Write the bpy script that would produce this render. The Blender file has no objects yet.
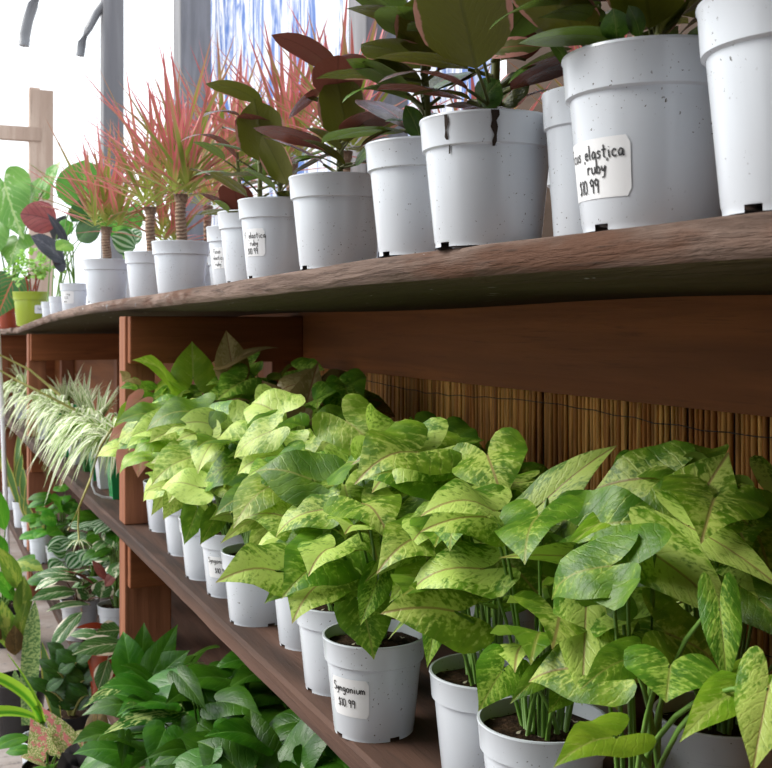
import bpy, math, random
from mathutils import Vector as V
S = bpy.context.scene
COL = S.collection
PI = math.pi
# ------------------------------------------------------------------ camera
F = 1080.0
TH = math.atan(483.0 / F)
CT, ST = math.cos(TH), math.sin(TH)
CZ = 1.46
cam_d = bpy.data.cameras.new('camera')
cam_d.sensor_width = 36; cam_d.lens = 36 * F / 772; cam_d.shift_y = -62 / 772
cam_d.clip_start = 0.02
cam_d.dof.use_dof = True; cam_d.dof.focus_distance = 1.45; cam_d.dof.aperture_fstop = 18.0
cam = bpy.data.objects.new('camera', cam_d); COL.objects.link(cam)
cam.location = (0, 0, CZ); cam.rotation_euler = (PI / 2, 0, -TH)
S.camera = cam


def P(x, y, z):
    """world point that lies z metres in front of the lens, seen at picture spot x, y"""
    a = (x - 386) / F * z
    return V((a * CT + z * ST, z * CT - a * ST, CZ + (322 - y) / F * z))


def G(x, z, Z):
    p = P(x, 322, z); p.z = Z
    return p


# ------------------------------------------------------------------ mesh helper
class MB:
    def __init__(s):
        s.v = []; s.f = []; s.uv = []; s.c = []; s.flat = False

    def vert(s, p, uv=(0, 0), c=0.5):
        s.v.append(V(p)); s.uv.append(uv); s.c.append(c)
        return len(s.v) - 1

    def grid(s, rows, closed=False):
        """rows of vertex ids -> quads"""
        for a, b in zip(rows, rows[1:]):
            n = len(a)
            for i in range(n if closed else n - 1):
                j = (i + 1) % n
                s.f.append((a[i], a[j], b[j], b[i]))

    def box(s, lo, hi, c=0.5):
        x0, y0, z0 = lo; x1, y1, z1 = hi
        i = [s.vert(p, (0, 0), c) for p in ((x0, y0, z0), (x1, y0, z0), (x1, y1, z0), (x0, y1, z0), (x0, y0, z1), (x1, y0, z1), (x1, y1, z1), (x0, y1, z1))]
        for q in ((0, 3, 2, 1), (4, 5, 6, 7), (0, 1, 5, 4), (1, 2, 6, 5), (2, 3, 7, 6), (3, 0, 4, 7)):
            s.f.append(tuple(i[k] for k in q))

    def tube(s, pts, r0, r1=None, n=6, c=0.5, cap=True):
        r1 = r0 if r1 is None else r1
        pts = [V(p) for p in pts]; rows = []
        up = V((0, 0, 1))
        for k, p in enumerate(pts):
            d = (pts[min(k + 1, len(pts) - 1)] - pts[max(k - 1, 0)])
            if d.length < 1e-9: d = V((0, 0, 1))
            d.normalize()
            ref = V((1, 0, 0)) if abs(d.z) > 0.9 else up
            a = d.cross(ref).normalized(); b = d.cross(a).normalized()
            t = k / max(1, len(pts) - 1); r = r0 + (r1 - r0) * t
            rows.append([s.vert(p + (a * math.cos(q * 2 * PI / n) + b * math.sin(q * 2 * PI / n)) * r, (q / n, t), c) for q in range(n)])
        s.grid(rows, True)
        if cap:
            s.f.append(tuple(rows[0])); s.f.append(tuple(reversed(rows[-1])))

    def lathe(s, prof, n=40, ctr=(0, 0, 0), skip=None):
        ctr = V(ctr); rows = []
        for r, z in prof:
            rows.append([s.vert(ctr + V((r * math.cos(q * 2 * PI / n), r * math.sin(q * 2 * PI / n), z)), (q / n, z)) for q in range(n)])
        for k, (a, b) in enumerate(zip(rows, rows[1:])):
            for i in range(n):
                if skip and skip(k, i): continue
                j = (i + 1) % n
                s.f.append((a[i], a[j], b[j], b[i]))
        return rows

    def build(s, name, mat, parent=None, smooth=True, bevel=0):
        me = bpy.data.meshes.new(name)
        off = parent_loc(parent) if parent else V((0, 0, 0))
        me.from_pydata([tuple(p - off) for p in s.v], [], s.f)
        u = me.uv_layers.new(name='UVMap')
        for l in me.loops: u.data[l.index].uv = s.uv[l.vertex_index]
        ca = me.attributes.new('rnd', 'FLOAT', 'POINT')
        ca.data.foreach_set('value', s.c)
        me.materials.append(mat)
        me.polygons.foreach_set('use_smooth', [smooth] * len(me.polygons))
        me.update()
        o = bpy.data.objects.new(name, me); COL.objects.link(o)
        if parent: o.parent = parent
        if bevel:
            m = o.modifiers.new('bevel', 'BEVEL'); m.width = bevel; m.segments = 2; m.limit_method = 'ANGLE'
        return o


def parent_loc(o):
    p = V((0, 0, 0))
    while o: p = p + V(o.location); o = o.parent
    return p


def thing(name, label, cat, loc, group=None):
    o = bpy.data.objects.new(name, None); COL.objects.link(o)
    o.empty_display_size = 0.05; o.location = loc
    return tag(o, label, cat, group)


def tag(o, label, cat, group=None):
    o['label'] = label; o['category'] = cat
    if group: o['group'] = group
    return o


def struct(o):
    o['kind'] = 'structure'
    return o


# ------------------------------------------------------------------ materials
class NT:
    def __init__(s, name):
        s.m = bpy.data.materials.new(name); s.m.use_nodes = True
        s.t = s.m.node_tree; s.t.nodes.clear()
        s.out = s.n('ShaderNodeOutputMaterial')

    def n(s, typ, **k):
        o = s.t.nodes.new(typ)
        for a, b in k.items(): setattr(o, a, b)
        return o

    def put(s, sock, val):
        if hasattr(val, 'is_output') or isinstance(val, bpy.types.NodeSocket): s.t.links.new(val, sock)
        else:
            if isinstance(val, tuple) and len(val) == 3 and sock.type == 'RGBA': val = (*val, 1)
            sock.default_value = val

    def math(s, op, a, b=0.0, clamp=False):
        o = s.n('ShaderNodeMath', operation=op, use_clamp=clamp); s.put(o.inputs[0], a); s.put(o.inputs[1], b)
        return o.outputs[0]

    def ramp(s, v, a, b):
        o = s.n('ShaderNodeMapRange', interpolation_type='SMOOTHSTEP')
        s.put(o.inputs['Value'], v); s.put(o.inputs['From Min'], a); s.put(o.inputs['From Max'], b)
        return o.outputs['Result']

    def mix(s, f, a, b, blend='MIX'):
        o = s.n('ShaderNodeMix', data_type='RGBA', blend_type=blend)
        s.put(o.inputs[0], f); s.put(o.inputs[6], a); s.put(o.inputs[7], b)
        return o.outputs[2]

    def noise(s, vec, scale, detail=3, rough=0.55, dist=0.0):
        o = s.n('ShaderNodeTexNoise')
        if vec is not None: s.put(o.inputs['Vector'], vec)
        s.put(o.inputs['Scale'], scale); s.put(o.inputs['Detail'], detail); s.put(o.inputs['Roughness'], rough); s.put(o.inputs['Distortion'], dist)
        return o.outputs['Fac']

    def obj(s, scale=(1, 1, 1)):
        tc = s.n('ShaderNodeTexCoord'); mp = s.n('ShaderNodeMapping')
        s.t.links.new(tc.outputs['Object'], mp.inputs['Vector']); mp.inputs['Scale'].default_value = scale
        return mp.outputs['Vector']

    def objrnd(s, scale=(1, 1, 1)):
        """object coordinates moved by a per-object random amount"""
        v = s.obj(scale); oi = s.n('ShaderNodeObjectInfo')
        a = s.n('ShaderNodeVectorMath', operation='ADD'); s.put(a.inputs[0], v)
        m = s.math('MULTIPLY', oi.outputs['Random'], 50.0)
        s.put(a.inputs[1], m)
        return a.outputs[0]

    def rnd(s):
        return s.n('ShaderNodeAttribute', attribute_name='rnd').outputs['Fac']

    def uv(s):
        tc = s.n('ShaderNodeTexCoord'); sp = s.n('ShaderNodeSeparateXYZ'); s.t.links.new(tc.outputs['UV'], sp.inputs[0])
        return sp.outputs[0], sp.outputs[1]

    def comb(s, x, y, z):
        c = s.n('ShaderNodeCombineXYZ'); s.put(c.inputs[0], x); s.put(c.inputs[1], y); s.put(c.inputs[2], z)
        return c.outputs[0]

    def bump(s, h, strength, dist=0.01):
        b = s.n('ShaderNodeBump'); s.put(b.inputs['Height'], h); s.put(b.inputs['Strength'], strength); s.put(b.inputs['Distance'], dist)
        return b.outputs[0]

    def finish(s, base, rough=0.5, spec=0.5, normal=None, trans=0.0, tcol=None, metal=0.0, coat=0.0):
        p = s.n('ShaderNodeBsdfPrincipled')
        s.put(p.inputs['Base Color'], base); s.put(p.inputs['Roughness'], rough); s.put(p.inputs['Metallic'], metal)
        s.put(p.inputs['Specular IOR Level'], spec); s.put(p.inputs['Coat Weight'], coat)
        if normal is not None: s.put(p.inputs['Normal'], normal)
        sh = p.outputs[0]
        if trans:
            t = s.n('ShaderNodeBsdfTranslucent'); s.put(t.inputs['Color'], tcol if tcol is not None else base)
            if normal is not None: s.put(t.inputs['Normal'], normal)
            m = s.n('ShaderNodeMixShader'); s.put(m.inputs[0], trans)
            s.t.links.new(sh, m.inputs[1]); s.t.links.new(t.outputs[0], m.inputs[2]); sh = m.outputs[0]
        s.t.links.new(sh, s.out.inputs['Surface'])
        return s.m


def flat(name, col, rough=0.5, **k):
    return NT(name).finish(col, rough, **k)


def wood(name, c0, c1, c2, scale, rough=0.75, knots=True, bump=0.35):
    """scale: the grain runs along the axis with the small number"""
    n = NT(name); v = n.objrnd(scale)
    g = n.noise(v, 1.0, 6, 0.6, 0.6)
    blot = n.noise(n.objrnd((scale[0] * .25, scale[1] * .25, scale[2] * .25)), 1.0, 3, .5)
    fine = n.noise(v, 5.0, 4, .7)
    c = n.mix(n.ramp(g, .35, .65), c0, c1)
    c = n.mix(n.ramp(blot, .45, .75), c, c2)
    c = n.mix(n.math('MULTIPLY', n.ramp(fine, .55, .75), .45), c, tuple(x * .4 for x in c0))
    return n.finish(c, rough, .3, n.bump(n.math('ADD', g, n.math('MULTIPLY', fine, .4)), bump, .006))


def pot_mat(name, col, speck=(.06, .045, .03), amount=.69):
    n = NT(name); v = n.objrnd()
    s1 = n.ramp(n.noise(v, 260, 2, .5), amount, amount + .03)
    reg = n.ramp(n.noise(v, 16, 2, .5), .42, .6)
    st = n.ramp(n.noise(n.objrnd((30, 30, 5)), 1, 3, .5), .45, .75)
    c = n.mix(n.math('MULTIPLY', st, .25), col, tuple(x * .82 for x in col))
    c = n.mix(n.math('MULTIPLY', s1, reg), c, speck)
    return n.finish(c, .2, .5)


def leaf_mat(name, dark, mid, pale, rib, amount=.5, vein=.25, trans=.35, rough=.38, under=None, edge=None, veins=7, tint=.25, splotch=2.2, spec=.45, centre=.55, veinpale=.08, soft=.09):
    """blade colour from the leaf's own coordinates: pale marbling, ribs, margin"""
    n = NT(name); u, v = n.uv(); r = n.rnd()
    a = n.math('ABSOLUTE', n.math('MULTIPLY', n.math('SUBTRACT', u, .5), 2.0))
    wob = n.noise(n.comb(u, v, n.math('MULTIPLY', r, 21.0)), 4, 2, .5)
    lv = n.math('ADD', n.math('SUBTRACT', v, n.math('MULTIPLY', a, .55)), n.math('MULTIPLY', wob, .22))
    w = n.math('SINE', n.math('MULTIPLY', lv, veins * 2 * PI))
    vm = n.ramp(w, .82, .99)
    vec = n.comb(n.math('MULTIPLY', u, 1.5), n.math('MULTIPLY', n.math('SUBTRACT', v, n.math('MULTIPLY', a, .2)), 1.25), n.math('MULTIPLY', r, 37.0))
    big = n.noise(vec, splotch, 2, .5)
    fine = n.noise(vec, splotch * 4.0, 3, .6, .5)
    ctr = n.math('MULTIPLY', n.math('SUBTRACT', 1.0, a), centre)
    m = n.math('ADD', n.math('ADD', n.math('MULTIPLY', big, .55), n.math('MULTIPLY', fine, 1.0)), ctr)
    m = n.math('ADD', m, n.math('MULTIPLY', n.math('SUBTRACT', r, .5), .35))
    m = n.math('ADD', m, n.math('MULTIPLY', n.ramp(w, .45, 1.0), veinpale))
    mask = n.ramp(m, 1.45 - amount - soft, 1.45 - amount + soft)
    c = n.mix(n.ramp(big, .35, .65), dark, mid)
    c = n.mix(mask, c, pale)
    c = n.mix(n.math('MULTIPLY', vm, vein), c, rib)
    c = n.mix(n.ramp(a, .045, .015), c, rib)
    if edge:
        ew = n.math('ADD', a, n.math('MULTIPLY', n.math('SUBTRACT', n.noise(vec, 5, 3, .6), .5), edge[2]))
        c = n.mix(n.ramp(ew, edge[1], edge[1] + .05), c, edge[0])
    hs = n.n('ShaderNodeHueSaturation'); n.put(hs.inputs['Color'], c)
    n.put(hs.inputs['Value'], n.math('ADD', 1 - tint / 2, n.math('MULTIPLY', r, tint)))
    n.put(hs.inputs['Hue'], n.math('ADD', .49, n.math('MULTIPLY', r, .02)))
    c = hs.outputs[0]
    if under:
        gm = n.n('ShaderNodeNewGeometry')
        uc = n.mix(n.math('MULTIPLY', vm, .4), under, tuple(x * 1.25 for x in under))
        uc = n.mix(n.ramp(a, .06, .02), uc, tuple(x * .8 for x in under))
        if edge: uc = n.mix(n.ramp(ew, edge[1], edge[1] + .05), uc, tuple(.75 * x + .25 * y for x, y in zip(edge[0], under)))
        c = n.mix(gm.outputs['Backfacing'], c, uc)
    h = n.math('ADD', n.math('MULTIPLY', vm, -.6), fine)
    return n.finish(c, rough, spec, n.bump(h, .25, .004), trans, n.mix(.5, c, mid))


def strap_mat(name, ctr, edge, w0, w1, base=None, tipc=None, trans=.3, rough=.45, tint=.3):
    n = NT(name); u, v = n.uv(); r = n.rnd()
    a = n.math('ABSOLUTE', n.math('MULTIPLY', n.math('SUBTRACT', u, .5), 2.0))
    c = n.mix(n.ramp(a, w0, w1), ctr, edge)
    if tipc: c = n.mix(n.ramp(v, .35, .95), c, tipc)
    if base: c = n.mix(n.ramp(v, .3, .04), c, base)
    hs = n.n('ShaderNodeHueSaturation'); n.put(hs.inputs['Color'], c)
    n.put(hs.inputs['Value'], n.math('ADD', 1 - tint / 2, n.math('MULTIPLY', r, tint)))
    return n.finish(hs.outputs[0], rough, .4, None, trans)


M = {}
M['pot'] = pot_mat('white_plastic', (.69, .735, .79))
M['pot_grey'] = pot_mat('grey_plastic', (.42, .43, .45))
M['pot_lime'] = pot_mat('lime_plastic', (.33, .42, .045), amount=.9)
M['pot_green'] = pot_mat('green_plastic', (.02, .30, .09), amount=.9)
M['pot_dkgreen'] = pot_mat('dark_green_plastic', (.03, .16, .035), amount=.9)
M['pot_terra'] = pot_mat('terracotta_plastic', (.30, .055, .025), amount=.8)
M['pot_black'] = pot_mat('black_plastic', (.02, .02, .022), speck=(.2, .18, .15), amount=.78)
M['sticker'] = flat('white_paper', (.86, .87, .88), .45)
M['ink'] = flat('black_ink', (.012, .012, .015), .6)
M['dirt'] = flat('wet_soil', (.028, .016, .01), .9)
n = NT('potting_soil'); v = n.obj()
c = n.mix(n.ramp(n.noise(v, 90, 4, .7), .35, .7), (.012, .007, .004), (.06, .035, .02))
c = n.mix(n.ramp(n.noise(v, 75, 1, .4), .70, .74), c, (.45, .40, .30))
M['soil'] = n.finish(c, .95, .1, n.bump(n.noise(v, 80, 4, .7), .8, .01))

M['syn'] = leaf_mat('syngonium_leaf', (.10, .24, .014), (.25, .43, .03), (.62, .78, .17), (.42, .34, .11), amount=.40, vein=.08, under=(.36, .47, .08), trans=.38, veins=5, splotch=3.0, centre=.40, tint=.4, veinpale=.10, soft=.15)
M['syn_dark'] = leaf_mat('syngonium_green_leaf', (.08, .21, .012), (.17, .34, .022), (.46, .64, .10), (.32, .38, .07), amount=.20, vein=.12, under=(.26, .38, .06), trans=.36, veins=5, splotch=2.8, centre=.36, tint=.4, veinpale=.12, soft=.16)
M['syn_pale'] = leaf_mat('syngonium_pale_leaf', (.16, .32, .02), (.32, .50, .05), (.66, .80, .20), (.48, .50, .14), amount=.52, vein=.10, under=(.38, .50, .10), trans=.38, veins=5, splotch=2.4, centre=.30, tint=.45, veinpale=.12, soft=.22)
M['syn_lime'] = leaf_mat('syngonium_lime_leaf', (.20, .41, .02), (.32, .54, .035), (.52, .68, .13), (.42, .55, .11), amount=.14, vein=.12, under=(.36, .52, .07), trans=.38, veins=5)
M['syn_bronze'] = leaf_mat('syngonium_bronze_leaf', (.22, .17, .05), (.30, .22, .08), (.42, .33, .15), (.26, .12, .05), amount=.2, vein=.35, under=(.36, .24, .11), trans=.3)
M['syn_pink'] = leaf_mat('syngonium_pink_leaf', (.62, .30, .22), (.68, .28, .22), (.55, .48, .2), (.5, .2, .16), amount=.15, vein=.15, under=(.88, .44, .36), trans=.45)
M['stem'] = flat('green_stem', (.13, .26, .035), .45)
M['stem_pale'] = flat('pale_stem', (.42, .40, .12), .5)
M['stem_ficus'] = flat('green_brown_stem', (.13, .14, .035), .5)
M['stem_brown'] = flat('brown_stem', (.10, .045, .025), .6)
M['ficus'] = leaf_mat('rubber_plant_leaf', (.035, .05, .012), (.055, .075, .015), (.13, .15, .02), (.28, .06, .05), amount=.12, vein=.10, under=(.135, .14, .014), edge=((.82, .36, .33), .86, .22), trans=.22, rough=.22, veins=12, tint=.5, spec=.6)
M['ficus_red'] = leaf_mat('rubber_plant_red_leaf', (.06, .025, .018), (.09, .03, .022), (.12, .05, .03), (.35, .06, .06), amount=.0, vein=.15, under=(.16, .05, .035), edge=((.50, .16, .15), .92, .10), trans=.22, rough=.22, veins=12, tint=.4, spec=.6)
M['ficus_green'] = leaf_mat('rubber_plant_green_leaf', (.05, .12, .015), (.08, .17, .02), (.14, .24, .04), (.2, .25, .06), amount=.05, vein=.12, under=(.13, .20, .03), trans=.22, rough=.25, veins=12, tint=.4, spec=.6)
M['ficus_pink'] = leaf_mat('rubber_plant_pink_leaf', (.10, .13, .03), (.20, .20, .06), (.70, .36, .28), (.5, .15, .12), amount=.2, vein=.1, under=(.55, .30, .2), edge=((.75, .36, .30), .6, .7), trans=.3, rough=.28, veins=12, spec=.5, centre=-.2)
M['drac'] = strap_mat('dragon_tree_blade', (.36, .26, .09), (.62, .16, .18), .25, .55, base=(.48, .56, .14), tipc=(.60, .17, .18), trans=.35)
M['drac_g'] = strap_mat('dragon_tree_green_blade', (.22, .33, .05), (.55, .22, .16), .55, .9, base=(.45, .54, .12), tipc=(.45, .22, .14), trans=.35)
n = NT('ringed_bark'); v = n.obj()
wv = n.math('SINE', n.math('ADD', n.math('MULTIPLY', n.uv()[1], 95.0), n.math('MULTIPLY', n.noise(v, 30, 2), 7.0)))
M['trunk'] = n.finish(n.mix(n.ramp(wv, -.3, .9), (.40, .29, .21), (.27, .17, .12)), .9, .1, n.bump(wv, .5, .005))
M['spider'] = strap_mat('spider_plant_blade', (.22, .38, .06), (.90, .93, .70), .18, .55, base=(.45, .52, .20), trans=.35, tint=.3)
M['spider_b'] = strap_mat('spider_plant_pale_blade', (.92, .94, .72), (.28, .44, .08), .40, .65, trans=.35, tint=.3)
M['pothos'] = leaf_mat('pothos_leaf', (.028, .112, .005), (.052, .165, .008), (.48, .58, .18), (.09, .22, .03), amount=-.20, vein=.10, under=(.10, .24, .03), trans=.28, rough=.32, spec=.38, tint=.5, centre=.1, veins=5)
M['pothos_v'] = leaf_mat('pothos_splashed_leaf', (.03, .12, .01), (.05, .16, .014), (.60, .68, .24), (.10, .24, .03), amount=.30, vein=.1, under=(.10, .24, .03), trans=.28, rough=.32, spec=.34, tint=.4, centre=.25, veins=5)
M['strom'] = leaf_mat('stromanthe_leaf', (.04, .13, .025), (.06, .17, .035), (.62, .66, .46), (.55, .60, .36), amount=.06, vein=.28, under=(.28, .05, .05), edge=((.80, .74, .58), .74, .35), trans=.22, rough=.35, veins=6)
M['peper'] = leaf_mat('striped_peperomia_leaf', (.02, .10, .02), (.03, .13, .025), (.48, .58, .40), (.05, .16, .04), amount=-.3, vein=.0, under=(.12, .22, .07), trans=.15, rough=.3, centre=.0)
n = NT('watermelon_peperomia_leaf'); u, v = n.uv()
a = n.math('SUBTRACT', u, .5)
ww = n.math('SINE', n.math('MULTIPLY', n.math('DIVIDE', a, n.math('ADD', n.math('SINE', n.math('MULTIPLY', v, 2.9)), .25)), 34.0))
M['stripe'] = n.finish(n.mix(n.ramp(ww, -.1, .5), (.025, .12, .025), (.46, .56, .40)), .3, .5, None, .15, (.1, .3, .06))
M['dark_slate'] = leaf_mat('slate_leaf', (.035, .038, .045), (.05, .052, .06), (.10, .10, .11), (.12, .11, .12), amount=-.05, vein=.3, under=(.20, .05, .05), trans=.1, rough=.4)
M['maroon'] = leaf_mat('maroon_leaf', (.26, .06, .055), (.32, .09, .075), (.40, .14, .11), (.12, .03, .03), amount=.0, vein=.8, under=(.30, .075, .07), trans=.25, rough=.45, veins=5)
M['monstera'] = leaf_mat('monstera_leaf', (.10, .28, .04), (.16, .36, .06), (.50, .62, .34), (.40, .55, .2), amount=.12, vein=.3, under=(.18, .38, .06), trans=.4, rough=.35)
M['broad'] = leaf_mat('broad_green_leaf', (.05, .23, .015), (.09, .30, .02), (.22, .45, .05), (.2, .4, .06), amount=.0, vein=.3, under=(.12, .34, .03), trans=.4, rough=.35)
M['fernlime'] = leaf_mat('lime_frond', (.18, .40, .04), (.26, .50, .06), (.40, .62, .12), (.3, .5, .1), amount=.1, vein=.1, under=(.22, .44, .05), trans=.4)
M['palm'] = strap_mat('palm_blade', (.05, .20, .02), (.09, .27, .03), .3, .7, trans=.3)
M['zz'] = leaf_mat('zz_leaf', (.02, .075, .006), (.035, .12, .010), (.06, .17, .015), (.05, .14, .03), amount=-.1, vein=.1, under=(.04, .13, .03), trans=.2, rough=.25, spec=.6)
M['agla'] = leaf_mat('pink_speckled_leaf', (.28, .36, .10), (.52, .50, .22), (.72, .22, .22), (.66, .16, .16), amount=.24, vein=.3, under=(.35, .35, .15), trans=.3, rough=.4, splotch=4.5, centre=.5)
n = NT('speckled_pink_leaf'); u, v = n.uv(); r = n.rnd(); a = n.math('ABSOLUTE', n.math('MULTIPLY', n.math('SUBTRACT', u, .5), 2.0))
vec = n.comb(u, v, n.math('MULTIPLY', r, 9.0))
c = n.mix(n.ramp(n.noise(vec, 26, 2, .6), .44, .58), (.26, .38, .07), (.85, .76, .45))
pk = n.math('ADD', n.noise(vec, 7, 3, .6), n.math('MULTIPLY', n.math('SUBTRACT', .55, a), .25))
c = n.mix(n.ramp(pk, .56, .66), c, (.80, .26, .27))
M['agla'] = n.finish(c, .4, .4, None, .3)
M['raven'] = flat('black_leaf', (.03, .032, .036), .38, spec=.5)
M['brownleaf'] = leaf_mat('bronze_brown_leaf', (.10, .065, .018), (.14, .08, .02), (.20, .13, .04), (.06, .04, .01), amount=.1, vein=.5, under=(.12, .07, .02), trans=.2)
M['lime'] = strap_mat('lime_blade', (.10, .33, .02), (.36, .62, .05), .15, .5, trans=.4)
M['snake'] = strap_mat('snake_plant_blade', (.10, .22, .05), (.50, .48, .10), .72, .8, trans=.1)
n = NT('mottled_snake_plant_blade'); u, v = n.uv()
nz = n.noise(n.comb(n.math('MULTIPLY', u, 3.0), n.math('MULTIPLY', v, 30.0), 0.0), 1.6, 3, .6, .5)
M['mottle'] = n.finish(n.mix(n.ramp(nz, .42, .58), (.08, .20, .045), (.36, .50, .17)), .4, .4)
M['dieff'] = leaf_mat('dumb_cane_leaf', (.10, .22, .02), (.18, .30, .03), (.42, .48, .08), (.30, .40, .08), amount=.15, vein=.2, under=(.18, .28, .04), trans=.35)
M['caladium'] = leaf_mat('red_veined_leaf', (.03, .12, .02), (.05, .16, .03), (.30, .12, .07), (.55, .12, .08), amount=-.1, vein=.5, under=(.10, .15, .04), trans=.3)

M['w_top'] = wood('weathered_plank', (.25, .155, .11), (.37, .255, .195), (.16, .105, .08), (22, 2.2, 40), .85, bump=.7)
M['w_top_under'] = None
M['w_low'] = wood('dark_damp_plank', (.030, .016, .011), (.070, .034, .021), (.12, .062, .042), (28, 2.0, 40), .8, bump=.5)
M['w_post'] = wood('redwood_post', (.23, .085, .040), (.31, .12, .058), (.17, .06, .03), (26, 26, 1.6), .75)
M['w_x'] = wood('redwood_cross_board', (.19, .058, .018), (.25, .08, .026), (.13, .04, .014), (1.8, 26, 26), .75)
M['w_y'] = wood('redwood_long_board', (.19, .058, .012), (.25, .08, .018), (.12, .038, .009), (26, 1.2, 26), .75)
M['w_grey'] = wood('grey_post_wood', (.20, .20, .21), (.28, .28, .295), (.15, .15, .165), (20, 20, 1.2), .85)
M['w_bleach'] = wood('bleached_brown_board', (.42, .31, .25), (.52, .41, .34), (.34, .25, .20), (14, 14, 1.5), .85)
n = NT('reed'); r = n.rnd(); v = n.obj((60, 60, 7))
c = n.mix(n.ramp(r, .1, .9), (.48, .18, .045), (.92, .48, .14))
c = n.mix(n.math('MULTIPLY', n.ramp(n.noise(v, 1, 4), .4, .7), .6), c, (.16, .065, .025))
M['reed'] = n.finish(c, .5, .4)
M['shed_dark'] = wood('dark_shed_boards', (.07, .045, .03), (.10, .065, .045), (.05, .03, .02), (12, 1.2, 12))
M['shed'] = wood('grey_shed_boards', (.30, .27, .25), (.38, .35, .33), (.24, .22, .20), (1.2, 12, 12))
M['backing'] = flat('dark_backing_cloth', (.02, .016, .013), .95)  # for the sheet added to keep the reed gaps dark
M['wire'] = flat('dark_wire', (.02, .018, .016), .5)
n = NT('concrete_floor'); v = n.obj()
c = n.mix(n.ramp(n.noise(v, 3, 6, .6), .35, .7), (.24, .19, .165), (.36, .32, .30))
c = n.mix(n.ramp(n.noise(v, 14, 5, .7), .55, .7), c, (.15, .13, .125))
M['floor'] = n.finish(c, .85, .2, n.bump(n.noise(v, 40, 4), .3, .01))
n = NT('blue_streaked_plastic_sheet'); v = n.obj((1, 9, 1.1))
st = n.noise(v, 1.6, 5, .65, 1.2)
c = n.mix(n.ramp(st, .43, .60), (.93, .94, .96), (.14, .24, .56))
M['sheet'] = n.finish(c, .4, .3, None, .7)
M['hoop'] = flat('grey_hoop_metal', (.17, .175, .19), .5)
M['white'] = flat('white_paint', (.8, .8, .82), .5)
M['tube'] = flat('clear_grey_tube', (.45, .47, .47), .3)

# ------------------------------------------------------------------ leaf shapes (t along, inner, outer)
SH = {
    'arrow': [(-.50, .56, .60), (-.46, .38, .78), (-.35, .21, .92), (-.19, .07, 1.0), (-.04, 0, .99), (.10, 0, .97), (.25, 0, .91), (.41, 0, .77), (.57, 0, .58), (.72, 0, .37), (.85, 0, .18), (.94, 0, .06), (1, 0, 0)],
    'heart': [(-.20, .34, .44), (-.17, .20, .68), (-.10, .08, .86), (0, 0, .96), (.14, 0, 1.0), (.3, 0, .94), (.48, 0, .76), (.65, 0, .52), (.8, 0, .29), (.92, 0, .09), (1, 0, 0)],
    'ellip': [(0, 0, .05), (.05, 0, .33), (.14, 0, .66), (.28, 0, .92), (.45, 0, 1.0), (.6, 0, .97), (.74, 0, .82), (.86, 0, .54), (.93, 0, .27), (.97, 0, .11), (1, 0, 0)],
    'lance': [(0, 0, .05), (.08, 0, .38), (.2, 0, .74), (.36, 0, .98), (.5, 0, 1.0), (.66, 0, .84), (.82, 0, .52), (.93, 0, .2), (1, 0, 0)],
    'round': [(0, 0, .1), (.04, 0, .45), (.14, 0, .78), (.3, 0, .98), (.5, 0, 1.0), (.7, 0, .84), (.85, 0, .58), (.95, 0, .28), (1, 0, 0)],
}
R = random.Random(7)


def leaf(mb, base, tip, hw, nrm, shape='arrow', arch=.10, fold=.18, wave=.03, c=None, cols=4, twist=0.0):
    base, tip = V(base), V(tip)
    A = tip - base; L = A.length
    if L < 1e-6: return
    side = A.cross(V(nrm))
    if side.length < 1e-6: side = A.cross(V((1, .3, .2)))
    side.normalize(); nn = side.cross(A).normalized()
    c = R.random() if c is None else c
    ph = R.random() * 6.28; tw = twist or R.uniform(-.12, .12)
    for sg in (-1, 1):
        rows = []
        for t, i0, o0 in SH[shape]:
            te = max(t, -.15)
            ctr = base + A * t + nn * (arch * L * (4 * te * (1 - te) if te > 0 else 1.5 * te))
            row = []
            for k in range(cols + 1):
                f = k / cols
                x = (i0 + (o0 - i0) * f) * hw
                xr = x / hw
                h = fold * x * (1 - .6 * xr) + wave * hw * xr * math.sin(t * 9 + ph + sg * .9) + tw * sg * x * t - .10 * hw * xr ** 3
                row.append(mb.vert(ctr + side * (sg * x) + nn * h, (.5 + .5 * sg * xr, max(0, t) if t > 0 else t), c))
            rows.append(row if sg > 0 else row[::-1])
        mb.grid([r for r in rows])


def px_leaf(mb, bx, by, tx, ty, hwp, zb, zt=None, shape='arrow', nrm=None, face=.68, mbs=None, **k):
    """leaf from the spot of its base to the spot of its tip, each with its own distance"""
    zt = zb - .03 if zt is None else zt
    b, t = P(bx, by, zb), P(tx, ty, zt)
    if nrm is None:
        tc = (cam.location - b).normalized()
        nrm = V((0, 0, 1)) * (1 - face) + tc * face
    leaf(mb, b, t, hwp * zb / F * (1.22 if shape == 'arrow' else 1.15), nrm, shape, **k)
    return b


def arc(p0, p1, d0=None, n=7, lift=.5):
    """petiole that leaves p0 upwards and bends over to p1"""
    p0, p1 = V(p0), V(p1)
    mid = p0 + (p1 - p0) * .5
    ctl = V((p0.x * .65 + p1.x * .35, p0.y * .65 + p1.y * .35, p0.z + (p1.z - p0.z) * (.5 + .5 * lift)))
    return [p0 * (1 - t) ** 2 + ctl * 2 * t * (1 - t) + p1 * t * t for t in [i / (n - 1) for i in range(n)]]


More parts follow.
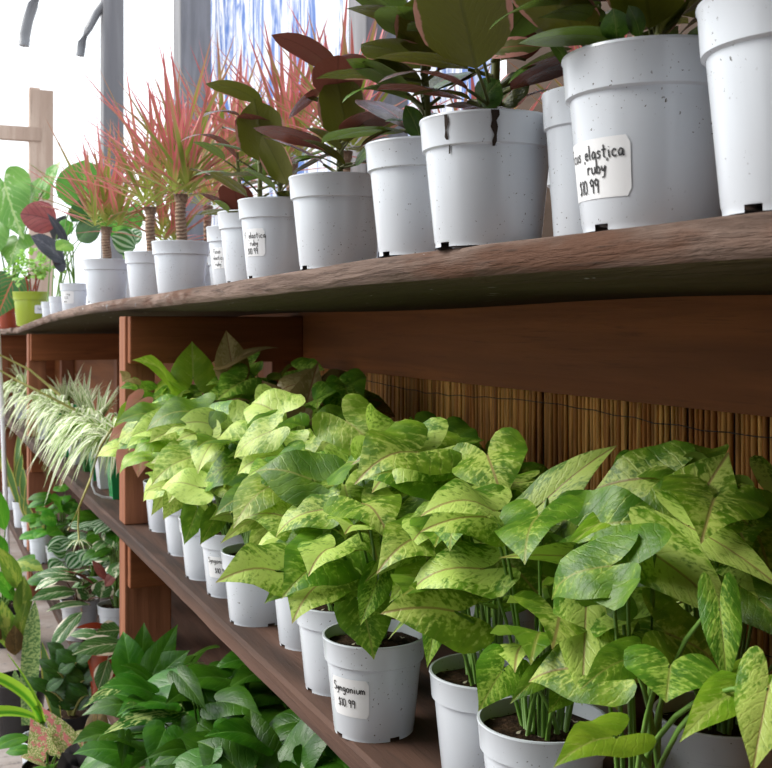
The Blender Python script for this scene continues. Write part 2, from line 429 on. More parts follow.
def strap(mb, base, d, L, w, droop, n=9, fold=.25, c=None, taper=.5, side=None, wmid=.35):
    base = V(base); d = V(d).normalized(); c = R.random() if c is None else c
    if side is None:
        side = d.cross(V((0, 0, 1)))
        if side.length < .05: side = V((1, 0, 0)).cross(d)
    side = V(side).normalized(); rows = []; prev = None
    for i in range(n + 1):
        t = i / n
        p = base + d * L * t + V((0, 0, -droop * L * t * t))
        tan = (d + V((0, 0, -2 * droop * t))).normalized()
        up = side.cross(tan).normalized()
        ww = w * (min(1, .55 + t / wmid * .45) if t < wmid else max(0, 1 - ((t - wmid) / (1 - wmid)) ** (1 + taper))) * .5
        rows.append([mb.vert(p - side * ww + up * ww * fold, (0, t), c), mb.vert(p, (.5, t), c), mb.vert(p + side * ww + up * ww * fold, (1, t), c)])
    mb.grid(rows)
    return rows


# ------------------------------------------------------------------ pots
def pot_profile(D, H):
    r = D / 2
    return [(r * .76, 0), (r * .762, H * .035), (r * .775, H * .05), (r * .905, H * .745), (r * .905, H * .75), (r * .955, H * .762), (r * .985, H * .97), (r * 1.0, H * .985), (r * .995, H), (r * .955, H * .998), (r * .945, H * .96), (r * .87, H * .72), (r * .74, H * .06), (r * .30, H * .03)]


POT = {}


def add_pot(parent, D, H, mat='pot', rot=0.0, soil=True, level=.88, square=False):
    key = (D, H, mat, square)
    if key not in POT:
        mb = MB()
        if square:
            w = .5 * D
            rows = [[mb.vert((a * r, b * r, z), (0, z)) for a, b in ((-1, -1), (1, -1), (1, 1), (-1, 1))] for r, z in ((w * .62, 0), (w * .92, H * .8), (w, H * .8), (w, H), (w * .94, H), (w * .58, H * .1))]
            mb.grid(rows, True); mb.f.append(tuple(rows[-1]))
            POT[key] = mb.build('pot', M[mat], None, False, .002)
        else:
            mb.lathe(pot_profile(D, H), 48, skip=lambda k, i: k == 0 and (i % 12) in (0, 1))
            POT[key] = mb.build('pot', M[mat]); POT[key].data.set_sharp_from_angle(angle=math.radians(28))
        o = POT[key]
    else:
        o = POT[key].copy(); COL.objects.link(o)
    o.parent = parent; o.location = (0, 0, 0); o.rotation_euler = (0, 0, rot)
    if soil:
        key = ('soil', D, H, level, square)
        if key not in POT:
            mb = MB(); r = D / 2 * (.92 if not square else .9); rr = random.Random(3)
            rows = []
            for k in range(6):
                q = k / 5 * r
                rows.append([mb.vert((q * math.cos(i * 2 * PI / 24), q * math.sin(i * 2 * PI / 24), H * level + .006 * (1 - k / 5) + rr.uniform(-.003, .003))) for i in range(24)])
            mb.grid(rows, True)
            POT[key] = mb.build('soil', M['soil']); s = POT[key]
        else:
            s = POT[key].copy(); COL.objects.link(s)
        s.parent = parent; s.location = (0, 0, 0)
    return o


# handwriting: every glyph a set of pen strokes
GL = {
    'F': [[(.05, 0), (.1, 1)], [(.1, 1), (.55, .97)], [(.08, .52), (.42, .52)]],
    'S': [[(.5, .85), (.35, 1), (.12, .9), (.1, .68), (.4, .45), (.48, .22), (.3, 0), (.05, .12)]],
    'i': [[(.1, .5), (.12, .05), (.2, 0)], [(.12, .68), (.13, .73)]],
    'c': [[(.4, .42), (.25, .52), (.07, .35), (.08, .12), (.25, 0), (.42, .1)]],
    'u': [[(.05, .5), (.07, .12), (.2, 0), (.38, .12), (.4, .5), (.42, .05)]],
    's': [[(.38, .44), (.22, .52), (.1, .4), (.35, .2), (.25, .02), (.06, .06)]],
    'e': [[(.08, .26), (.4, .3), (.3, .5), (.1, .42), (.08, .12), (.25, 0), (.42, .1)]],
    'l': [[(.08, 1), (.1, .08), (.2, 0)]],
    'a': [[(.4, .42), (.22, .52), (.06, .3), (.12, .03), (.3, .08), (.4, .45), (.4, .1), (.48, 0)]],
    't': [[(.18, .9), (.18, .1), (.3, 0)], [(.0, .55), (.38, .57)]],
    'r': [[(.08, .5), (.1, 0)], [(.1, .3), (.22, .48), (.38, .46)]],
    'b': [[(.08, 1), (.08, 0)], [(.08, .3), (.25, .5), (.42, .3), (.3, .02), (.08, .06)]],
    'y': [[(.05, .5), (.12, .18), (.25, .15), (.38, .5)], [(.4, .5), (.28, -.25), (.08, -.32)]],
    'n': [[(.06, .5), (.08, 0)], [(.08, .3), (.25, .5), (.38, .35), (.4, 0)]],
    'g': [[(.4, .42), (.22, .52), (.07, .3), (.2, .06), (.38, .2), (.4, .5), (.38, -.2), (.2, -.35), (.06, -.22)]],
    'o': [[(.22, .5), (.06, .3), (.12, .04), (.3, .02), (.42, .25), (.34, .48), (.22, .5)]],
    'm': [[(.05, .5), (.07, 0)], [(.07, .32), (.18, .5), (.28, .32), (.28, 0)], [(.28, .32), (.4, .5), (.5, .32), (.52, 0)]],
    '$': [[(.45, .8), (.28, .9), (.1, .75), (.4, .42), (.38, .15), (.2, .05), (.05, .15)], [(.26, 1.02), (.26, -.08)]],
    '1': [[(.1, .85), (.2, .98), (.2, 0)]],
    '0': [[(.25, .98), (.06, .7), (.08, .2), (.26, 0), (.44, .25), (.42, .75), (.25, .98)]],
    '9': [[(.42, .75), (.25, .98), (.08, .78), (.2, .5), (.4, .6), (.42, .9), (.38, 0)]],
    '.': [[(.1, 0), (.14, .04)]],
    "'": [[(.1, 1), (.07, .8)]],
}


def cone(D, H, off):
    """radius of the pot's lower wall at height z"""
    r = D / 2
    return lambda z: r * (.775 + (.905 - .775) * (z / H - .05) / .695) + off


def wall_pt(D, H, phi, s, z, off):
    rf = cone(D, H, off); r = rf(z); a = phi + s / (D / 2 * .85)
    return (r * math.cos(a), r * math.sin(a), z)


def pen(mb, D, H, phi, strokes, x0, z0, size, th, off):
    for st in strokes:
        pts = []
        for (a, b), (c, d) in zip(st, st[1:]):
            for q in range(3): pts.append((a + (c - a) * q / 3, b + (d - b) * q / 3))
        pts.append(st[-1])
        rows = []
        for i, (x, y) in enumerate(pts):
            xa, ya = pts[max(0, i - 1)]; xb, yb = pts[min(len(pts) - 1, i + 1)]
            dx, dy = xb - xa, yb - ya; l = math.hypot(dx, dy) or 1
            nx, ny = -dy / l * th / 2, dx / l * th / 2
            X, Z = x0 + x * size, z0 + y * size
            rows.append([mb.vert(wall_pt(D, H, phi, X - nx, Z - ny, off)), mb.vert(wall_pt(D, H, phi, X + nx, Z + ny, off))])
        mb.grid(rows)


def write(mb, D, H, phi, text, x0, z0, size, off):
    x = x0
    for ch in text:
        if ch != ' ': pen(mb, D, H, phi, GL[ch], x, z0, size, size * .115, off)
        x += size * (.62 if ch == 'm' else .3 if ch in "il.1'" else .5)


def sticker(parent, D, H, phi, s0, s1, z0, z1, lines):
    """paper label on the pot wall, with lines of (text, s, z, size)"""
    mb = MB(); rows = []; N = 14
    for j in range(9):
        z = z0 + (z1 - z0) * j / 8; rr = []
        e = .004 if j in (0, 8) else 0
        for i in range(N + 1):
            s = s0 + e + (s1 - s0 - 2 * e) * i / N
            rr.append(mb.vert(wall_pt(D, H, phi, s, z, .0007)))
        rows.append(rr)
    mb.grid(rows)
    # parent location is zero-based here: build in the pot's own frame
    o = build_local(mb, 'price_label', M['sticker'], parent)
    if lines:
        mb = MB()
        for t, s, z, size in lines: write(mb, D, H, phi, t, s, z, size, .0013)
        build_local(mb, 'handwriting', M['ink'], o)
    return o


def build_local(mb, name, mat, parent, smooth=True):
    o = mb.build(name, mat, None, smooth); o.parent = parent
    return o


def facing(loc, alpha=0.0):
    return math.atan2(-loc.y, -loc.x) + alpha


# ------------------------------------------------------------------ shelving
HP = [(-.5, .085), (.6, .085), (1.0, .088), (1.4, .089), (2.3, .080), (2.8, .075), (3.84, .067), (5.0, .035), (6.45, -.028), (7.56, -.046), (10, -.06)]


def shelf_h(s):
    for (a, h), (b, g) in zip(HP, HP[1:]):
        if s <= b:
            t = max(0, (s - a) / (b - a)); t = t * t * (3 - 2 * t) * .35 + t * .65
            return CZ + h + (g - h) * t
    return CZ + HP[-1][1]


LOW, BOT, EDGE, BACK = CZ - .605, CZ - 1.21, .586, 1.15
unit = thing('plant_shelving', 'long three-tier redwood plant shelving with weathered planks and a reed screen at its back', 'shelving', (.87, 3.5, 0))
mb = MB(); rr = random.Random(11); NS = 150; rows = []
wob = [0.0]
for i in range(NS): wob.append(wob[-1] * .86 + rr.uniform(-.0035, .0035))
for i in range(NS + 1):
    s = -.4 + i * 10.0 / NS; h = shelf_h(s); e = EDGE + wob[i] + .004 * math.sin(s * 5.1); t = .052 - .010 * min(1, max(0, (s - 1) / 3)) + .003 * math.sin(s * 3.3)
    k = wob[(i * 7) % NS] * .6
    prof = [(BACK, h - t), (BACK, h), (.9, h), (e + .022, h), (e + .008, h - .003), (e + .001, h - .012), (e + k, h - .026), (e + .006, h - .037), (e + .024, h - t + .006), (e + .06, h - t), (.85, h - t)]
    rows.append([mb.vert((x, s, z)) for x, z in prof])
mb.grid(rows, True); mb.f.append(tuple(rows[0])); mb.f.append(tuple(reversed(rows[-1])))
# weathered top edge, mossy damp underside: the colour of the plank itself
n = NT('live_edge_plank'); v = n.obj((20, 2.0, 34))
g = n.noise(v, 1, 6, .62, .8); fine = n.noise(v, 5, 4, .7); bl = n.noise(n.obj((9, 4, 14)), 1, 3)
c = n.mix(n.ramp(g, .35, .65), (.10, .062, .045), (.25, .175, .14))
c = n.mix(n.ramp(bl, .52, .66), c, (.11, .052, .03))
c = n.mix(n.ramp(n.noise(n.obj((12, 5, 20)), 1.3, 3, .5, .3), .66, .71), c, (.20, .205, .215))
c = n.mix(n.math('MULTIPLY', n.ramp(fine, .53, .70), .75), c, (.045, .026, .018))
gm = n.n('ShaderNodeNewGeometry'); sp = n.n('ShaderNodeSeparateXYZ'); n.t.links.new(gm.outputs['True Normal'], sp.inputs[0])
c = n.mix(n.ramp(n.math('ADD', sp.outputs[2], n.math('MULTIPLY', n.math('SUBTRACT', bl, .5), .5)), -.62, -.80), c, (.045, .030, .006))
wp = n.math('MULTIPLY', n.ramp(n.noise(n.obj((60, 12, 60)), 1, 3, .6), .68, .72), n.ramp(n.noise(n.obj((3, 3, 3)), 1, 1), .5, .6))
c = n.mix(wp, c, (.55, .55, .55))
M['live'] = n.finish(c, .85, .25, n.bump(n.math('ADD', g, n.math('MULTIPLY', fine, .5)), 1.0, .012))
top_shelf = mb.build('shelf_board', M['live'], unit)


def plank(name, lo, hi, mat, parent=None, bevel=.004):
    m = MB(); m.box(lo, hi)
    return m.build(name, mat, parent, False, bevel)


def low_board(Z, t, x0, s0, s1, mat):
    m = MB(); rows = []; q = random.Random(5); w = 0
    N = 110
    for i in range(N + 1):
        s = s0 + (s1 - s0) * i / N; w = w * .8 + q.uniform(-.0015, .0015)
        rows.append([m.vert((x, s, z)) for x, z in ((BACK, Z - t), (BACK, Z), (.9, Z), (EDGE + .006 + x0, Z), (EDGE + x0 + w, Z - .006), (EDGE + x0 + w, Z - t + .005), (EDGE + .005 + x0, Z - t))])
    m.grid(rows, True); m.f.append(tuple(rows[0])); m.f.append(tuple(reversed(rows[-1])))
    return m.build('shelf_board', mat, unit, False)


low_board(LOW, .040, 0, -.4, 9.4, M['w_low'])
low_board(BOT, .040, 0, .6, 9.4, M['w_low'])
POSTS = [.46, 3.25, 5.95, 8.2]
for s in POSTS:
    x0, x1 = EDGE + .016, EDGE + .106
    ztop = shelf_h(s) - .055
    plank('post', (x0, s, LOW), (x1, s + .09, ztop), M['w_post'], unit)
    plank('post', (x0, s, BOT), (x0 + .14, s + .09, LOW - .04), M['w_post'], unit)
    plank('post', (x0, s, 0), (x0 + .14, s + .09, BOT - .04), M['w_post'], unit)
    plank('post', (BACK - .09, s, BOT), (BACK, s + .09, ztop), M['w_post'], unit)
    for Z in (ztop, LOW - .042, BOT - .042):
        plank('cross_board', (x0 + .008, s - .04, Z - .14), (BACK, s - .001, Z), M['w_x'], unit)
mb = MB(); rows = []
for i in range(60):
    s = -.4 + i * 13.4 / 59; top = shelf_h(s) - .036; bot = min(CZ - .138, top - .10)
    rows.append([mb.vert(p) for p in ((BACK, s, bot), (BACK, s, top), (BACK + .035, s, top), (BACK + .035, s, bot))])
mb.grid(rows, True); mb.f.append(tuple(rows[0])); mb.f.append(tuple(reversed(rows[-1])))
mb.build('back_board', M['w_y'], unit, False)
plank('backing_panel', (BACK + .062, -.4, BOT - .1), (BACK + .075, 13, CZ - .10), M['backing'], unit, 0)  # dark sheet added behind the reeds to stop light leaking through
plank('back_board', (BACK + .002, 3.36, LOW + .01), (BACK + .03, 11, CZ - .142), M['w_y'], unit)
plank('end_panel', (EDGE + .12, 9.3, 0), (BACK + .1, 9.33, CZ - .09), M['w_x'], unit)
plank('back_board', (BACK + .04, -.4, CZ - .9), (BACK + .06, 9.3, CZ - .66), M['w_y'], unit)
plank('back_board', (BACK + .04, -.4, CZ - 1.3), (BACK + .06, 9.3, CZ - .92), M['w_y'], unit)
mb = MB(); s = -.4; q = random.Random(21)
while s < 11:
    r = q.uniform(.0038, .0062); s += r
    xx = BACK + .05 if s < 3.3 else BACK + .055 + q.uniform(-.003, .003)
    mb.tube([(xx, s + q.uniform(-.004, .004), LOW - .03), (xx + q.uniform(-.003, .003), s + q.uniform(-.003, .003), CZ - .3), (xx, s, CZ - .02)], r, r * .92, 6, q.random())
    s += r + q.choice((.0005, .001, .002, .0035, .006))
reeds = mb.build('reed_screen', M['reed'], unit)
mb = MB()
for Z in (CZ - .17, CZ - .33, CZ - .50):
    pts = [(BACK + .042 + .002 * math.sin(i * 2.1), -.4 + i * .06, Z + .006 * math.sin(i * .37) + .002 * math.sin(i * 2.9)) for i in range(151)]
    mb.tube(pts, .0009, n=4)
mb.build('binding_wire', M['wire'], reeds)
mb = MB(); m2 = MB()
for i in range(40):
    pass
SHADE_END = 1.0  # far edge of the added shade roof and left wall
# ------------------------------------------------------------------ setting
mb = MB(); mb.f.append(tuple(mb.vert(p) for p in ((-14, -8, 0), (14, -8, 0), (14, 30, 0), (-14, 30, 0))))
struct(mb.build('floor', M['floor']))


def setting_post(name, px, z, w, Z1=4.2, mat='w_grey'):
    p = G(px, z, 0)
    m = MB(); m.box((p.x - w / 2, p.y - w / 2, 0), (p.x + w / 2, p.y + w / 2, Z1))
    return struct(m.build(name, M[mat], None, False, .006))


setting_post('trim_1', 112, 7.6, .14)
setting_post('trim_2', 192, 5.6, .16)
setting_post('trim_3', 378, 3.4, .145)
mb = MB(); rows = []
for i in range(60):
    s = 2.6 + i * .066
    rows.append([mb.vert((1.50 + .02 * math.sin(s * 9) + .012 * math.sin(s * 23 + z * 2), s, z)) for z in (0, .8, 1.6, 2.4, 3.2, 3.9)])
mb.grid(rows); struct(mb.build('wall_back', M['sheet']))

mb = MB(); mb.box((1.5, -3.0, 0), (1.54, 2.55, 2.9)); struct(mb.build('wall_right', M['shed_dark'], None, False))  # added dark backdrop behind the right-hand pots, also cuts ambient light
# roof and walls added out of view to darken the near right side
mb = MB(); mb.box((-2.3, -3.0, 2.9), (1.5, SHADE_END, 2.95)); struct(mb.build('ceiling', M['shed'], None, False))
mb = MB(); mb.box((-2.35, -3.0, 0), (-2.3, SHADE_END, 2.9)); struct(mb.build('wall_left', M['shed'], None, False))
mb = MB(); mb.box((-2.3, -3.05, 0), (1.5, -3.0, 2.9)); struct(mb.build('wall_front', M['shed'], None, False))
# far wooden frame and hoops against the sky
o = thing('wooden_frame', 'bleached brown wooden post with a crossing rail far behind the plants, against white sky', 'frame', G(46, 9.5, 0))
b0, b1 = P(29, 350, 9.5), P(58, 90, 9.5)
m = MB(); m.box((b0.x, b0.y - .06, 0), (b0.x + .2, b0.y + .06, b1.z)); m.build('upright', M['w_bleach'], o, False, .004)
a, b = P(-30, 140, 9.4), P(42, 126, 9.4)
m = MB(); m.box((a.x - .3, a.y - .18, a.z), (b.x, a.y - .10, b.z)); m.build('rail', M['w_bleach'], o, False, .004)
a, b = P(29, 105, 9.6), P(40, 88, 9.6)
m = MB(); m.box((a.x, a.y - .05, a.z - .08), (b.x, a.y + .03, b.z)); m.build('block', M['w_bleach'], o, False, .004)


def hoop(pts, z, w, label):
    m = MB(); rows = []
    P3 = [P(p[0], p[1], p[2] if len(p) > 2 else z) for p in pts]
    m.tube(P3, w, w, 8)
    return tag(m.build('hoop_rib', M['hoop']), label, 'hoop')


hoop([(24, 46), (25, 35), (28, 20), (33, 5), (42, -12), (56, -30), (74, -46), (92, -60, 8.3), (112, -72, 7.6)], 9.0, .044, 'grey curved hoop rib at the top left against the white sky')
hoop([(80, 56), (82, 43), (88, 29), (97, 13), (112, -6)], 7.55, .03, 'shorter grey curved hoop rib meeting the tall grey post')
tag((lambda m: (m.tube([P(-2, 330, 6.1), P(3, 430, 6.1), P(8, 565, 6.1), P(12, 640, 6.1)], .013, n=8), m.build('pole', M['white']))[1])(MB()), 'thin white pole at the left edge beside the shelving', 'pole')

# ------------------------------------------------------------------ syngoniums
LD, LH = .155, .142
TD, THH = .165, .152
SYN = {}


def syn_plant(key, px, z, label, hero, mats=('syn',), nrand=10, top=.30, spread=.15, writing=None, seed=1, group='syngonium pots on the middle shelf', lean=0.05, low=False, D=LD, H=LH, msize=1.0, back=False):
    loc = G(px, z, LOW)
    o = thing('potted_syngonium', label, 'plant', loc, group)
    pot = add_pot(o, D, H, 'pot', rot=facing(loc) + seed)
    pot.rotation_euler.z = 0
    if writing: writing(pot, loc)
    q = random.Random(seed)
    M3 = {m: MB() for m in set(mats) | {h[7] for h in hero if len(h) > 7}}
    st = MB(); soil = loc + V((0, 0, H * .88))
    for h in hero:
        bx, by, tx, ty, hw, zb, zt = h[:7]
        mk = h[7] if len(h) > 7 else mats[0]
        kw = h[8] if len(h) > 8 else {}
        kw = dict(kw); kw.setdefault('fold', q.uniform(.1, .35)); kw.setdefault('arch', q.uniform(.06, .16)); kw.setdefault('wave', .07)
        b = px_leaf(M3[mk], bx, by, tx, ty, hw, zb, zt, 'arrow', **kw)
        ang = q.uniform(0, 6.28); root = soil + V((math.cos(ang) * .025, math.sin(ang) * .025, -.01))
        st.tube(arc(root, b, lift=.8), .0032, .0022, 5)
    for i in range(nrand + 8):
        ang = q.uniform(0, 2 * PI); hgt = top * q.uniform(.35, 1.0); rad = spread * q.uniform(.35, 1.0) * (1.1 - .4 * hgt / top)
        d = V((math.cos(ang), math.sin(ang), 0))
        b = soil + d * rad + V((-lean, -lean * .4, hgt))
        if b.x > BACK - .03: b.x = BACK - .03
        b.z = min(b.z, shelf_h(b.y) - .10)
        L = q.uniform(.075, .105) * msize; tl = q.uniform(-.75, .12)
        dd = (d * .8 + V((-.55, -.35, 0)) * q.uniform(0, .9) + V((0, 0, tl))).normalized()
        t = b + dd * L
        t.z = min(t.z, shelf_h(t.y) - .07)
        if t.x > BACK - .02: t.x = BACK - .02
        if min(p.x * ST + p.y * CT for p in (b, t)) < (1.0 if t.z > LOW + .19 else 1.22): continue
        leaf(M3[q.choice(mats)], b, t, L * q.uniform(.50, .62), V((-.55, -.65, .75)) + d * .35 + V((q.uniform(-.3, .3), q.uniform(-.3, .3), 0)), 'arrow', q.uniform(.08, .22), q.uniform(.05, .35), .09)
        root = soil + V((d.x * .02, d.y * .02, -.01))
        st.tube(arc(root, b, lift=.8), .0026, .0017, 5)
    st.build('stem', M['stem'], o)
    for k, m in M3.items():
        if m.f: m.build('foliage', M[k], o)
    return o


def syn_label(pot, loc, al, lines, s0=-.028, s1=.03, z0=.045, z1=.092, D=LD, H=LH):
    sticker(pot, D, H, facing(loc, al), s0, s1, z0, z1, lines)


SYNL = [('Syngonium', -.026, .074, .0125), ('$10.99', -.020, .053, .0115)]
LIFT = dict(face=.35)
UP = dict(face=.9, arch=.03)
syn_plant('a', 170, 3.16, 'syngonium with upright green and pinkish drooping leaves, white pot next to the middle post', [
    (167, 379, 132, 360, 17, 3.05, 2.95, 'syn_lime', dict(face=.5)), (193, 377, 192, 341, 19, 3.12, 3.15, 'syn_lime', dict(face=.95, arch=.02)),
    (134, 408, 114, 428, 9, 3.0, 2.95, 'syn_lime'), (126, 428, 108, 442, 8, 2.98, 2.93, 'syn_pink'), (128, 452, 117, 474, 9, 2.98, 2.94, 'syn_pink', UP), (140, 400, 124, 413, 9, 3.0, 2.96, 'syn_pink'), (140, 460, 138, 478, 7, 2.98, 2.95, 'syn_pink'),
    (158, 418, 160, 436, 13, 3.05, 3.0, 'syn_lime', UP), (140, 425, 132, 448, 10, 3.0, 2.95, 'syn_lime', UP), (130, 378, 122, 382, 10, 3.02, 2.98, 'syn_bronze'), (186, 395, 148, 400, 18, 3.15, 3.1, 'syn_dark', LIFT), (205, 410, 240, 395, 17, 3.2, 3.2, 'syn_dark', LIFT)],
    ('syn', 'syn_lime', 'syn_dark'), 9, .30, .12, None, 1, lean=.03)
syn_plant('b', 191, 2.84, 'pale-leaved syngonium in the second white pot from the middle post', [
    (176, 447, 144, 453, 17, 2.75, 2.68, 'syn_pale', dict(face=.75, c=.95)), (180, 440, 222, 432, 12, 2.8, 2.78, 'syn_pale', LIFT), (250, 420, 276, 406, 15, 2.9, 2.88, 'syn_pale', dict(face=.6, c=.8)), (235, 432, 205, 440, 15, 2.85, 2.8, 'syn_pale', LIFT), (172, 470, 143, 465, 12, 2.75, 2.7), (168, 490, 150, 495, 13, 2.75, 2.7, 'syn_dark'), (174, 478, 151, 516, 12, 2.72, 2.66, 'syn_pale', UP)],
    ('syn_pale', 'syn_pale', 'syn_dark'), 9, .26, .13, None, 2)
syn_plant('c', 211, 2.58, 'syngonium in the third white pot from the middle post, long leaf hanging over its rim', [
    (205, 470, 180, 470, 14, 2.5, 2.42, 'syn_pale', dict(face=.75, c=.9)), (232, 470, 205, 492, 15, 2.5, 2.42), (178, 494, 163, 520, 11, 2.48, 2.43, 'syn_pale', UP), (204, 500, 174, 500, 13, 2.48, 2.4), (196, 512, 184, 545, 12, 2.46, 2.42, 'syn_dark', UP), (240, 455, 262, 475, 15, 2.55, 2.5)],
    ('syn_pale', 'syn_pale', 'syn_lime'), 9, .27, .13, None, 3)
syn_plant('d', 234, 2.42, 'syngonium in a small-lettered white pot, fourth from the middle post', [
    (250, 462, 222, 480, 16, 2.35, 2.28, 'syn_pale', dict(c=.9)), (268, 465, 243, 485, 16, 2.35, 2.3), (262, 478, 280, 455, 15, 2.4, 2.38, 'syn_pale', UP), (232, 515, 209, 520, 12, 2.32, 2.26), (214, 520, 200, 545, 10, 2.3, 2.25, 'syn_dark', UP)],
    ('syn_pale', 'syn_pale', 'syn_dark'), 9, .28, .13, lambda p, l: syn_label(p, l, -.55, [('Syngonium', -.026, .078, .0115), ('$10.99', -.008, .056, .0115)]), 4)
syn_plant('e', 259, 2.2, 'full pale syngonium in the unlabelled white pot between the lettered pot and mid shelf', [
    (281, 491, 229, 514, 15, 2.12, 2.02, 'syn_pale', dict(c=.97, face=.5)), (267, 514, 220, 544, 14, 2.1, 2.0), (268, 533, 251, 580, 14, 2.06, 2.0, 'syn_pale', dict(face=.85, c=.5)), (306, 527, 255, 565, 15, 2.05, 1.95, 'syn_pale', dict(c=.85)), (250, 490, 232, 500, 14, 2.14, 2.06), (283, 470, 268, 450, 16, 2.2, 2.2, 'syn_pale', UP)],
    ('syn_pale', 'syn_pale', 'syn_dark'), 9, .30, .13, None, 5)
syn_plant('f', 311, 2.04, 'syngonium in a narrow-looking white pot behind the pale full plant, dark lower leaves', [
    (352, 448, 285, 490, 13, 1.98, 1.85, 'syn_pale', dict(face=.5, c=.7)), (324, 567, 295, 601, 14, 1.85, 1.8, 'syn_dark', dict(face=.75)), (306, 560, 275, 588, 14, 1.9, 1.84, 'syn_dark', dict(face=.6)), (320, 530, 293, 559, 15, 1.9, 1.82, 'syn_pale', dict(c=.9)), (285, 588, 264, 604, 8, 1.9, 1.87, 'syn_dark'), (330, 505, 300, 512, 13, 1.95, 1.88)],
    ('syn_pale', 'syn_pale', 'syn_dark'), 9, .31, .13, None, 6)
syn_plant('g', 341, 1.80, 'syngonium with one large heart-shaped marbled leaf, pot left of the labelled white pot', [
    (371, 455, 404, 420, 23, 1.82, 1.85, 'syn_pale', dict(face=.6, c=.9, arch=.04)), (366, 520, 378, 564, 37, 1.66, 1.60, 'syn', dict(face=.85, c=.65, arch=.04)), (335, 520, 312, 545, 16, 1.74, 1.68), (345, 560, 330, 590, 13, 1.7, 1.66, 'syn_dark', UP), (413, 494, 366, 493, 17, 1.75, 1.7, 'syn_pale', dict(face=.15, c=.4))],
    ('syn_pale', 'syn_pale', 'syn_dark'), 9, .32, .13, None, 7)
syn_plant('h', 374, 1.61, 'syngonium in the largest fully visible white pot with a handwritten price label', [
    (364, 611, 374, 660, 24, 1.50, 1.46, 'syn_dark', dict(face=.85)), (376, 584, 360, 626, 14, 1.48, 1.44, 'syn_dark', dict(face=.8)), (413, 546, 365, 582, 15, 1.55, 1.47, 'syn', dict(c=.8)), (412, 493, 476, 458, 20, 1.65, 1.66, 'syn', dict(face=.35, c=.6, arch=.05)), (420, 575, 389, 603, 19, 1.5, 1.44, 'syn_lime', dict(face=.6)), (350, 585, 330, 605, 14, 1.55, 1.5, 'syn_dark'), (400, 560, 378, 578, 15, 1.55, 1.5, 'syn_lime')],
    ('syn', 'syn_dark'), 8, .32, .13, lambda p, l: syn_label(p, l, -.62, [('Syngonium', -.026, .072, .0125), ('$10.99', -.018, .050, .012)], -.03, .034, .036, .092), 8)
syn_plant('i', 487, 1.44, 'syngonium with long bare green stalks in a white pot right of the labelled pot', [
    (483, 541, 446, 588, 31, 1.42, 1.32, 'syn', dict(face=.5, c=.8, arch=.03)), (478, 604, 388, 640, 13, 1.40, 1.30, 'syn_dark', dict(face=.25, arch=.2)), (436, 622, 427, 668, 11, 1.36, 1.33, 'syn_dark', UP), (431, 455, 486, 440, 12, 1.6, 1.62, 'syn_dark', LIFT), (450, 520, 415, 545, 20, 1.45, 1.38), (518, 483, 458, 500, 16, 1.5, 1.45, 'syn', dict(face=.3, c=.6))],
    ('syn', 'syn_dark'), 7, .33, .13, None, 9)
syn_plant('j', 543, 1.265, 'syngonium with big marbled leaves above dark soil, front white pot at the bottom edge', [
    (547, 499, 618, 445, 22, 1.42, 1.42, 'syn', dict(face=.45, c=.75, arch=.05)), (502, 671, 478, 712, 22, 1.16, 1.12, 'syn_dark', dict(face=.85, c=.9)), (586, 607, 582, 706, 27, 1.12, 1.04, 'syn', dict(face=.8, c=.8, arch=.02)), (625, 575, 498, 558, 22, 1.2, 1.12, 'syn', dict(face=.5, c=.95)), (655, 513, 555, 559, 20, 1.3, 1.22, 'syn_lime', dict(face=.35, arch=.14)), (546, 672, 510, 704, 13, 1.15, 1.12, 'syn_dark'), (565, 690, 548, 714, 12, 1.15, 1.12, 'syn_dark', UP)],
    ('syn_dark', 'syn'), 6, .30, .12, None, 10, lean=0)
syn_plant('k', 640, 1.04, 'nearest syngonium at the bottom right, broad leaf reaching over the neighbouring pot', [
    (613, 738, 553, 768, 25, .98, .93, 'syn_lime', dict(face=.45)), (670, 667, 666, 703, 38, .98, .95, 'syn_dark', dict(face=.85, c=.85, arch=.03)), (738, 690, 679, 743, 22, .95, .9, 'syn_lime', dict(face=.6)), (768, 690, 752, 775, 26, .9, .86, 'syn', dict(face=.7, c=.8)), (655, 555, 740, 630, 30, 1.1, 1.04, 'syn', dict(face=.6, c=.8, arch=.10, fold=.3)), (628, 660, 580, 690, 20, 1.02, .98, 'syn_dark'), (720, 610, 727, 690, 17, 1.0, .97, 'syn_dark', dict(face=.5))],
    ('syn_dark', 'syn'), 7, .25, .12, None, 11, lean=0)
syn_plant('l', 720, 1.28, 'tall syngonium behind the nearest one, upright leaf against the reed screen', [
    (690, 515, 729, 452, 38, 1.22, 1.25, 'syn', dict(face=.65, c=.35, arch=.04)), (689, 527, 785, 592, 22, 1.15, 1.08, 'syn', dict(face=.45, c=.8)), (770, 560, 735, 512, 22, 1.2, 1.2, 'syn', dict(face=.6, c=.3)), (632, 470, 618, 500, 16, 1.4, 1.38, 'syn_dark', UP), (760, 600, 800, 650, 25, 1.1, 1.05, 'syn_dark')],
    ('syn_dark', 'syn'), 10, .30, .14, None, 12, lean=0)
BR = [(590, 1.62, 'syngonium in the rear row just behind the big marbled front plant', 5), (505, 1.86, 'rear row syngonium under the bare stretch of reed screen', 6), (440, 2.12, 'rear row syngonium behind the labelled white pot', 7), (385, 2.4, 'rear row syngonium with leaves brushing the dark back board', 8), (335, 2.72, 'rear row syngonium with large bronze leaves in the deep shade', 9), (280, 3.05, 'bronze-leaved syngonium in the dark inner corner by the cross board', 9)]
